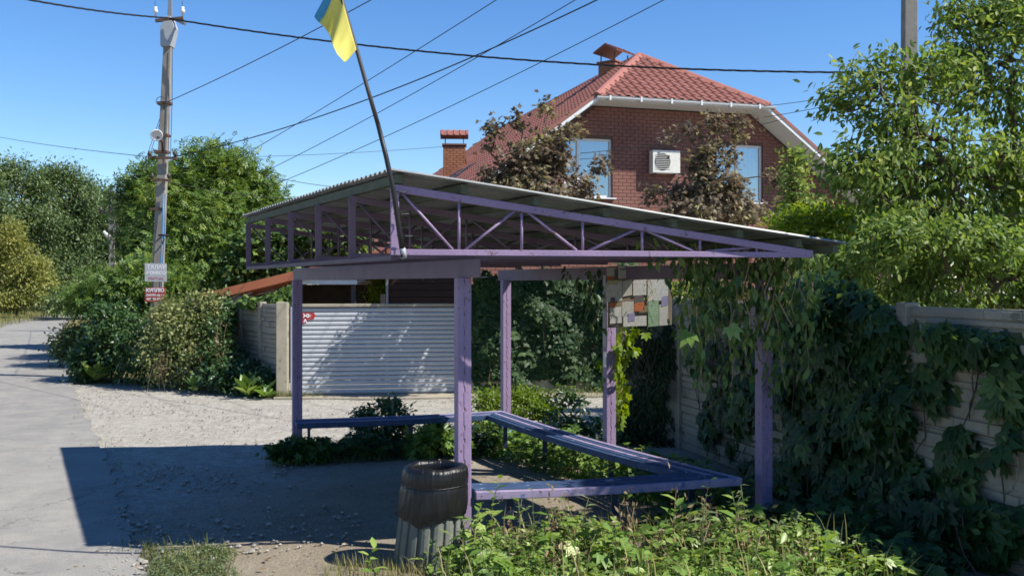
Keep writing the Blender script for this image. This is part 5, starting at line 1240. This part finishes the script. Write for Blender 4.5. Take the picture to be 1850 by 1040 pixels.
# dark creeper curtain on the corner of the right fence
climber('creeper_curtain', 'dark dead-looking creeper curtain on the fence corner by the notice board', (1.30, 12.9), (2.15, 12.35), 1, [(1165, 690, 40, 110, 1500), (1195, 640, 30, 90, 900), (1180, 780, 45, 60, 900), (1140, 760, 24, 80, 500)], .085, NARROW, 'leaf_ivy', 201, 'creeper', (.05, .22), 1.3, -.3, 60)
cw = thing('fence_return', 'short shaded concrete fence return at the corner under creeper', 'fence', (1.7, 12.68, 0)); MB().box((1.72, 12.64, .9), (1.0, .06, 1.84), math.atan2(-.55, .85)).build('panel', M['concrete'], cw)
# creeper masses on the right fence
climber('virginia_creeper', 'big dark mass of creeper hanging over the right fence', FA, FB, 1, [(1500, 560, 75, 60, 560), (1550, 640, 95, 110, 1300), (1530, 780, 100, 110, 950), (1590, 880, 105, 80, 560), (1470, 700, 50, 120, 420), (1620, 740, 45, 80, 240)], .145, PALM, 'leaf_creeper', 202, 'creeper', (.05, .38), .75, -.12, 30)
climber('virginia_creeper', 'creeper strand trailing along the fence at the right edge', FA, FB, 1, [(1735, 612, 45, 22, 85), (1800, 628, 55, 26, 95), (1835, 700, 25, 55, 50), (1700, 690, 30, 40, 45), (1745, 790, 40, 30, 18), (1740, 850, 40, 40, 26), (1835, 800, 14, 50, 18)], .145, PALM, 'leaf_creeper', 203, 'creeper', (.03, .2), .8, -.05, 6)
climber('virginia_creeper', 'low creeper at the foot of the right fence in deep shade', FA, FB, 1, [(1450, 940, 90, 60, 420), (1620, 980, 150, 60, 520), (1780, 960, 90, 60, 240), (1400, 880, 50, 50, 200)], .145, PALM, 'leaf_creeper', 204, 'creeper', (.1, .5), .4, -.1, 20)
climber('virginia_creeper', 'creeper on the fence behind the right shelter post', FA, FB, 1, [(1330, 660, 70, 60, 160), (1370, 740, 60, 60, 130), (1310, 760, 40, 60, 60), (1410, 640, 40, 60, 120), (1300, 560, 50, 20, 70)], .13, PALM, 'leaf_creeper', 205, 'creeper', (.03, .2), .8, -.05, 24)

# hanging strands from the roof corner
def strands(name, label, specs, size, mat, seed, tm=OVAL_HI, per=34, tint_shift=0.0):
    """specs: (px, top py, bottom py, Y)"""
    r = np.random.default_rng(seed); LP, LA, LN, ST = [], [], [], []
    allp = []
    for (x_, y0, y1, Y) in specs:
        a, b = at(x_, y0, Y), at(x_ + r.uniform(-14, 14), y1, Y + r.uniform(-.1, .1)); n = 12
        ST.append([a + (b - a) * k / n + np.array((math.sin(k * .9 + x_) * .03, math.cos(k * .7 + x_) * .03, 0)) for k in range(n + 1)]); allp += ST[-1]
        L = np.linalg.norm(b - a); m = int(per * L)
        f = r.uniform(0, 1, m)[:, None]; c = a + (b - a) * f; w = (.12 - .07 * f)
        LP.append(c + r.normal(size=(m, 3)) * np.concatenate([w * .75, w * .75, np.full_like(w, .04)], 1)); LA.append(-UP * 1.0 + rdir(m, r) * .55); LN.append(rdir(m, r) + np.array((0, -.5, .1)))
    allp = np.array(allp); o = thing(name, label, 'creeper', (allp[:, 0].mean(), allp[:, 1].mean(), allp[:, 2].min()))
    for pts in ST: MB().tube(pts, .0038, 4).build('stem', M['stem_dry'], o)
    LP, LA, LN = map(np.concatenate, (LP, LA, LN)); leaves('leaves', tm, LP, LA, LN, size * r.uniform(.55, 1.2, len(LP)), M[mat], o, r.uniform(0, 1, len(LP)) * .8 + tint_shift, r); return o
r = np.random.default_rng(210); sp = []
for k in range(34):
    x_ = r.uniform(1225, 1450); y0 = 440 + r.uniform(-6, 20); y1 = y0 + r.gamma(3.0, 32) * (1.25 if 1250 < x_ < 1300 or 1330 < x_ < 1400 else .9)
    sp.append((x_, y0, min(y1, 690), r.uniform(7.75, 8.5)))
for k in range(11): sp.append((r.uniform(1375, 1470), 470 + r.uniform(-20, 60), r.uniform(560, 700), r.uniform(8.0, 8.25)))
sp += [(1262, 440, 690, 7.8), (1330, 445, 700, 7.9), (1345, 450, 640, 7.8), (1180, 440, 475, 7.7), (1205, 440, 480, 7.7), (1240, 445, 610, 7.9), (1385, 450, 720, 8.2), (1425, 450, 590, 8.3)]
strands('hanging_creeper', 'creeper hanging in long strands from the right roof corner of the shelter', sp, .095, 'leaf_creeper', 211, per=46, tint_shift=.38)
# a few bare vines across the roof corner
hv = bpy.data.objects['hanging_creeper']
for k, pts in enumerate(([(1290, 436), (1325, 436), (1345, 452), (1362, 458), (1370, 445)], [(1320, 432), (1345, 436), (1352, 455)], [(1395, 460), (1420, 452), (1440, 455)], [(1400, 530), (1415, 560), (1432, 590)])):
    MB().tube(smooth_poly([at(x_, y_, 7.75 + .05 * k) for x_, y_ in pts], 5), .006, 5).build('bare_vine', M['stem_dry'], hv)
strands('hanging_creeper', 'thin creeper strand dangling in front of the notice board', [(1172, 470, 585, 10.02), (1174, 480, 540, 10.0)], .035, 'leaf_ground', 212, per=30)
strands('post_creeper', 'bright yellow-green creeper climbing the post below the notice board', [(1118, 592, 760, 10.5), (1124, 592, 680, 10.5), (1128, 590, 640, 10.45), (1116, 640, 740, 10.5), (1120, 700, 770, 10.5)], .11, 'leaf_lime', 213, tm=PALM, per=40, tint_shift=.1)
strands('post_creeper', 'dark creeper leaves hanging left of the notice board', [(1075, 490, 560, 10.4), (1082, 486, 600, 10.4), (1070, 500, 580, 10.5), (1050, 485, 510, 10.5), (1012, 484, 500, 10.6)], .10, 'leaf_creeper', 214, tm=OVAL_HI, per=44)
r = np.random.default_rng(5)
for lb, p_, a_, n_, z_, t_ in (('single large pale five-fingered creeper leaf left of the hanging strands', at(1247, 602, 7.7), (-.5, -.3, -.55), (-.2, -.8, .6), .15, .6), ('bright green five-fingered creeper leaf among the hanging strands', at(1318, 590, 7.75), (.4, -.3, -.5), (.1, -.8, .5), .14, .9)):
    big = thing('creeper_sprig', lb, 'leaf', tuple(p_)); leaves('leaf', PALM, np.array([p_]), np.array([a_]), np.array([n_]), np.array([z_]), M['leaf_ground'], big, np.array([t_]), r)
    MB().tube([p_, p_ + np.array((.03, .06, .10)), p_ + np.array((.02, .10, .22))], .003, 5).build('stalk', M['stem_dry'], big)

# ------------------------------------------------------------------ ground plants
def cover(name, label, poly, n, h, size, tm, mat, seed, kind=None, cat='ground cover', tint_shift=0.0, stem=True, hpow=1.0, nclump=60, tilt=.6, droop=.15):
    r = np.random.default_rng(seed); x, y = scatter_ground(poly, n, r); m = len(x)
    cx_, cy_ = scatter_ground(poly, nclump * 3, r); cx_, cy_ = cx_[:nclump], cy_[:nclump]; ch = r.uniform(.2, 1.0, len(cx_))
    d2 = (x[:, None] - cx_) ** 2 + (y[:, None] - cy_) ** 2; ci = d2.argmin(1); hh = h * ch[ci] * np.exp(-d2.min(1) / .07) * .82 + h * .18
    z = hh * r.uniform(.15, 1, m) ** hpow; P = np.stack([x, y, z], 1); ang = r.uniform(0, 6.28, m)
    A = np.stack([np.cos(ang), np.sin(ang), r.uniform(-.5, .5, m) - droop], 1); Nn = UP + tilt * rdir(m, r)
    o = thing(name, label, cat, (x.mean(), y.mean(), 0)); 
    lf = leaves('leaves', tm, P, A, Nn, size * r.uniform(.55, 1.25, m), M[mat], o, .55 * r.uniform(0, 1, m) + .45 * (ch[ci] - .2) / .8 * r.uniform(.5, 1, m) + tint_shift, r)
    if stem:
        k = r.choice(m, m // 2, replace=False); base = np.stack([x[k] + r.normal(size=len(k)) * .05, y[k] + r.normal(size=len(k)) * .05, np.full(len(k), -.02)], 1)
        V, T = frusta(base, P[k], np.full(len(k), .003), np.full(len(k), .002), 3); np_mesh('stems', V, T, M['stem_green'], o, kind='stuff')
    if kind: o['kind'] = kind
    return o
fg = [gp(640, 1035)[:2], gp(860, 990)[:2], (.0, 7.65), (.9, 7.95), (2.0, 8.1), (2.6, 7.6), (2.9, 6.2), (1.9, 5.4), (-.4, 5.6), (-.9, 6.4)]
fgl = [(-.22, 7.10), (-.05, 7.45), (.6, 7.45), (1.7, 7.5), (2.3, 7.4), (2.6, 6.3), (1.9, 5.6), (-.4, 5.7), (-.50, 6.5)]
cover('ground_creeper', 'sunlit mat of five-leaved creeper and weeds in the foreground', fgl, 2400, .43, .10, PALM, 'leaf_ground', 300, 'stuff', nclump=90, tint_shift=.05)
cover('ground_weeds', 'small-leaved weeds filling the foreground creeper mat', fgl, 11500, .36, .052, OVAL, 'leaf_ground', 301, 'stuff', nclump=120, tint_shift=.15)
cover('ground_weeds', 'broad oval leaves scattered through the foreground creeper', fgl, 1900, .44, .085, OVAL_HI, 'leaf_ground', 306, 'stuff', nclump=80, tint_shift=.0)
cover('bench_weeds', 'dark low weeds growing under the far bench', [(-2.75, 11.0), (-1.2, 11.45), (-.3, 11.6), (.0, 12.5), (-2.6, 11.7)], 3600, .30, .085, PALM_LO, 'leaf_creeper', 302, 'stuff', nclump=40)
cover('bench_weeds', 'sun-dappled weeds behind the bench along the fence side', [(-.3, 11.6), (.3, 10.6), (1.2, 8.9), (1.9, 8.5), (2.3, 9.3), (1.3, 11.5), (.3, 12.9), (-.4, 12.8)], 5600, .42, .09, PALM_LO, 'leaf_ground', 303, 'stuff', nclump=60)
cover('shade_weeds', 'shaded weeds under the nearest bench towards the right fence', [(.8, 8.0), (1.9, 8.2), (2.6, 8.4), (3.0, 6.6), (2.6, 6.2), (2.2, 7.4), (.9, 7.5)], 2600, .40, .10, PALM, 'leaf_creeper', 304, 'stuff', nclump=30)
cover('gate_weeds', 'thin green weeds at the foot of the ivy wall', [(-.8, 18.0), (2.6, 18.4), (2.6, 18.7), (-.8, 18.35)], 900, .30, .07, OVAL, 'leaf_ground', 305, 'stuff', nclump=20)
# shrubs around the bench
bush('bench_shrub', 'dark rounded shrub rising behind the far bench', [gpt(695, 12.4), at(695, 790, 12.4)], [lp(705, 740, 26, 12.4, .22, 20), lp(665, 755, 22, 12.4, .2, 18), lp(690, 785, 50, 12.3, .3, 26), lp(725, 760, 16, 12.4, .15, 20)], 200, 2300, .075, OVAL_HI, M['leaf_dark'], 310, spread=.06, step=.1)
bush('bench_shrub', 'yellow-green shrub behind the back shelter post', [gpt(930, 14.0), at(930, 750, 14.0)], [lp(945, 725, 42, 14.0, .3, 26), lp(885, 730, 34, 14.0, .3, 24), lp(975, 740, 32, 13.8, .3, 26), lp(910, 760, 60, 13.6, .3, 24)], 300, 5200, .06, OVAL, M['leaf_lime'], 311, spread=.07, step=.12, tint_shift=-.35)
bush('bench_shrub', 'slender dark-leaved shoots between the two back posts', [gpt(1025, 13.2), at(1025, 760, 13.2)], [lp(1030, 730, 22, 13.2, .2, 22), lp(1015, 760, 30, 13.2, .2, 20), lp(1060, 775, 30, 13.0, .2, 18)], 70, 420, .11, OVAL_HI, M['leaf_dark'], 312, spread=.06, step=.12)
bush('bench_shrub', 'leafy weeds beside the middle bench leg under the far bench', [gpt(790, 11.7), at(790, 800, 11.7)], [lp(790, 790, 34, 11.7, .2, 20), lp(820, 800, 26, 11.7, .2, 18), lp(760, 805, 24, 11.6, .2, 14)], 120, 900, .10, PALM_LO, M['leaf_ground'], 313, spread=.05, step=.1)
bush('bench_shrub', 'low weeds at the foot of the left shelter post', [gpt(540, 11.25), at(540, 815, 11.25)], [lp(530, 812, 32, 11.25, .2, 10), lp(570, 808, 28, 11.3, .2, 12), lp(505, 818, 18, 11.2, .2, 8)], 90, 620, .09, PALM_LO, M['leaf_creeper'], 314, spread=.04, step=.1)
# foreground sprouts
def sprout(label, px, Y, h, n, size, seed, mat='leaf_ground', lean=0.0, tm=OVAL_HI, name='leafy_sprout'):
    r = np.random.default_rng(seed); b = np.array(gpt(px, Y)); o = thing(name, label, 'plant', tuple(b), group='foreground sprouts'); pts = [b + np.array((lean * f * f + .02 * math.sin(f * 7), .02 * math.cos(f * 5), h * f)) for f in np.linspace(0, 1, 8)]
    MB().tube(pts, [.005 - .0004 * k for k in range(8)], 5).build('stem', M['stem_green'], o, smooth=True)
    f = np.linspace(.2, 1, n); P = np.array([b + np.array((lean * t * t + .02 * math.sin(t * 7), .02 * math.cos(t * 5), h * t)) for t in f]); a = np.arange(n) * 2.4 + r.uniform(0, 6)
    A = np.stack([np.cos(a), np.sin(a), r.uniform(-.1, .7, n)], 1); leaves('leaves', tm, P, A, UP + .3 * rdir(n, r), size * r.uniform(.7, 1.15, n), M[mat], o, r.uniform(.2, .9, n), r); return o
sprout('tall leafy shoot standing against the near bench beside the bin', 888, 7.1, .62, 14, .11, 320, lean=.05); sprout('leafy shoot in front of the near bench', 1000, 6.95, .42, 12, .12, 321, lean=-.04); sprout('large leaved shoot at the dark edge of the creeper mat', 1220, 7.0, .48, 12, .15, 322)
sprout('small two-leaf seedling in front of the bin', 772, 6.62, .26, 6, .13, 323); sprout('seedling left of the bin foot', 672, 6.72, .22, 9, .12, 324); sprout('pale upright shoot at the bottom edge right of the grass blades', 1490, 6.35, .38, 22, .10, 325, 'leaf_lime'); sprout('second pale shoot at the bottom edge further right', 1545, 6.3, .30, 18, .10, 326, 'leaf_lime'); sprout('broad-leaved shoot beside the shaded fence weeds', 1330, 7.1, .36, 12, .14, 327); sprout('shoot by the bin on the creeper side', 860, 6.8, .40, 12, .11, 328); sprout('shoot in the middle of the creeper mat', 1110, 6.7, .38, 14, .11, 329)
dry_weed('pale dried seed stalks standing in the foreground creeper', 1080, 7.0, .46, 5, 330); dry_weed('dried seed stalk at the edge of the bench shade', 1210, 7.05, .55, 3, 331)
def tuft(label, poly, n, h, seed, name='grass_tuft', dry=.0, kind=None, lean=.6):
    r = np.random.default_rng(seed); x, y = scatter_ground(poly, n * 2, r); x, y = x[:n], y[:n]; m = len(x); ang = r.uniform(0, 6.28, m); le = r.uniform(.1, lean, m)
    A = np.stack([np.cos(ang) * le, np.sin(ang) * le, np.ones(m)], 1); Nn = np.stack([-np.cos(ang), -np.sin(ang), le], 1); L = h * r.uniform(.4, 1.15, m)
    S = np.stack([L, np.full(m, .0) + np.minimum(L, .35) * .8, L], 1)
    V, T = scatter(BLADE, np.stack([x, y, np.full(m, -.015)], 1), A, Nn, S)
    o = np_mesh(name, V, T, M['grass'], None, np.repeat(np.clip(r.uniform(0, .9, m) + dry, 0, 1), len(BLADE[0]))); tag(o, label, 'grass', kind=kind); return o
tuft('grass tuft at the asphalt edge in the lower left foreground', [gp(262, 1055)[:2], gp(285, 985)[:2] + np.array((.0, -.1)), gp(370, 985)[:2], gp(430, 1000)[:2], gp(420, 1055)[:2]], 520, .15, 400, dry=-.05, lean=1.8)
cover('low_weed', 'grey-green creeping weed among the grass at lower left', [gp(262, 1060)[:2], gp(280, 1000)[:2], gp(320, 1004)[:2], gp(365, 988)[:2], gp(425, 992)[:2], gp(400, 1025)[:2], gp(455, 1060)[:2]], 2300, .10, .032, OVAL, 'leaf_weed', 410, cat='weed', nclump=30)
tuft('small dark grass clump on the road edge shade', [gp(250, 1010)[:2], gp(262, 985)[:2], gp(285, 990)[:2], gp(280, 1015)[:2]], 260, .10, 401)
tuft('dry straw grass left of the bin at the bottom edge', [gp(560, 1055)[:2], gp(610, 1015)[:2], gp(740, 1012)[:2], gp(800, 1050)[:2]], 700, .12, 402, dry=.35)
tuft('tall sword-shaped grass blades at the bottom edge right of centre', [gp(1385, 1060)[:2], gp(1390, 1035)[:2], gp(1430, 1040)[:2], gp(1440, 1060)[:2]], 9, .50, 403, lean=.25)
vg = tuft('rough dry grass along the far road verge', [(-36, 42), (-22.6, 43.5), (-24.3, 48), (-26.6, 56), (-29.5, 66), (-32, 78), (-40, 74), (-40, 46)], 15000, .40, 404, name='verge_grass', dry=.15, kind='stuff')
tuft('patchy grass beside the road near the thicket', [(-9.8, 22.5), (-8.0, 20.4), (-6.9, 19.4), (-5.4, 18.3), (-5.6, 19.0), (-8.2, 21.5), (-12.5, 29.5), (-13.3, 29.5)], 2600, .20, 405, name='verge_grass', dry=.1, kind='stuff')
tuft('sparse grass at the foot of the gate pillar', [(-4.5, 17.7), (-3.9, 17.65), (-3.3, 17.75), (-3.9, 17.85), (-4.5, 17.9)], 500, .16, 406)
tuft('dry grass under the ivy wall beyond the bench', [(-.5, 17.6), (2.3, 17.9), (2.4, 18.2), (-.5, 17.95)], 900, .14, 407, dry=.2)
tuft('straw litter under the nearest bench', [(.25, 7.45), (.55, 7.4), (.75, 7.75), (.4, 8.1)], 500, .12, 408, dry=.5, lean=3.0)

r = np.random.default_rng(500); x, y = scatter_ground([(-3.2, 7.0), (-2.8, 11.0), (-.2, 12.0), (1.6, 8.6), (.2, 7.2), (-.6, 6.4), (-2.4, 6.2)], 520, r); m = len(x)
o = leaves('leaf_litter', OVAL, np.stack([x, y, np.full(m, .0)], 1), np.stack([r.normal(size=m), r.normal(size=m), .15 * r.normal(size=m)], 1), UP + .35 * rdir(m, r), r.uniform(.025, .07, m), M['leaf_dry'], None, None, r)
tag(o, 'dry fallen leaves scattered over the trodden soil in the shelter', 'leaf litter', kind='stuff')
r = np.random.default_rng(501); k = np.arange(40, 130); ed = er[k]; x = np.concatenate([ed[:, 0] + r.normal(size=len(ed)) * .14 for _ in range(12)]); y = np.concatenate([ed[:, 1] + r.normal(size=len(ed)) * .10 for _ in range(12)]); m = len(x); sz = r.gamma(1.6, .0075, m).clip(.006, .05)
V, T = scatter(OCT, np.stack([x, y, sz * .15], 1), np.stack([r.normal(size=m), r.normal(size=m), np.zeros(m)], 1), UP + .3 * rdir(m, r), sz)
o = np_mesh('edge_rubble', V, T, M['stone'], smooth=False, kind='stuff'); o['label'] = 'crumbled asphalt and pebbles along the broken road edge'

rs = np.random.default_rng(600)
ORD = ['leftmost', 'second from left', 'third from left', 'fourth from left', 'fifth from left', 'sixth from left', 'seventh from left', 'rightmost']
pxs = np.sort(rs.uniform(830, 1420, 16))
for k in range(16):
    Y_ = rs.uniform(6.25, 7.35); kd = k % 2
    sprout((['thin broad-leaved shoot rising out of the foreground creeper, %s of eight', 'slender grey-green weed stem in the foreground creeper, %s of eight'][kd]) % ORD[k // 2], pxs[k], Y_, rs.uniform(.30, .62), int(rs.uniform(9, 18)), rs.uniform(.06, .11), 610 + k, ['leaf_ground', 'leaf_weed'][kd], lean=rs.uniform(-.12, .12), tm=[OVAL_HI, NARROW][kd], name='weed_shoot')
for k, (px_, Y_, h_, wh) in enumerate(((905, 6.9, .5, 'nearest the bin'), (975, 6.5, .42, 'second from the bin'), (1040, 7.2, .55, 'just before the bench'), (1150, 6.6, .45, 'in the middle of the mat'), (1275, 6.9, .5, 'second from the right'), (1370, 6.6, .4, 'rightmost before the dark fence'))): dry_weed('bleached dry stalks among the foreground weeds, ' + wh, px_, Y_, h_, 4, 640 + k)
tuft('straw-coloured grass mixed into the foreground creeper mat', fgl, 900, .42, 650, name='straw_grass', dry=.35, kind='stuff', lean=.9)
r = np.random.default_rng(502); x, y = scatter_ground([(-4.6, 11.4), (-2.2, 11.2), (-1.3, 9.4), (-1.2, 7.6), (-2.6, 7.0), (-3.4, 8.6)], 3600, r); kk = vnoise(x, y, 2.2, 8) + r.uniform(-.35, .35, len(x)) > .08; x, y = x[kk], y[kk]; m = len(x); sz = r.gamma(2.0, .011, m).clip(.01, .065)
V, T = scatter(OCT, np.stack([x, y, sz * .15 - .012], 1), np.stack([r.normal(size=m), r.normal(size=m), np.zeros(m)], 1), UP + .3 * rdir(m, r), sz)
o = np_mesh('shade_stones', V, T, M['stone'], smooth=False, kind='stuff'); o['label'] = 'crushed stones lying in the shadow beside the shelter'
edge_pts = er[np.arange(20, 210, 2)]
r = np.random.default_rng(503); P = np.concatenate([edge_pts + r.normal(size=edge_pts.shape) * (.10, .06) for _ in range(9)]); P = P[vnoise(P[:, 0], P[:, 1], 1.4, 12) > .12]; m = len(P); ang = r.uniform(0, 6.28, m); le = r.uniform(.3, 1.6, m); L = r.uniform(.04, .11, m)
V, T = scatter(BLADE, np.stack([P[:, 0], P[:, 1], np.zeros(m)], 1), np.stack([np.cos(ang) * le, np.sin(ang) * le, np.ones(m)], 1), np.stack([-np.cos(ang), -np.sin(ang), le], 1), np.stack([L, L, L], 1))
o = np_mesh('edge_grass', V, T, M['grass'], None, np.repeat(r.uniform(0, 1, m), len(BLADE[0])), kind='stuff'); o['label'] = 'scattered grass blades along the crumbling road edge'
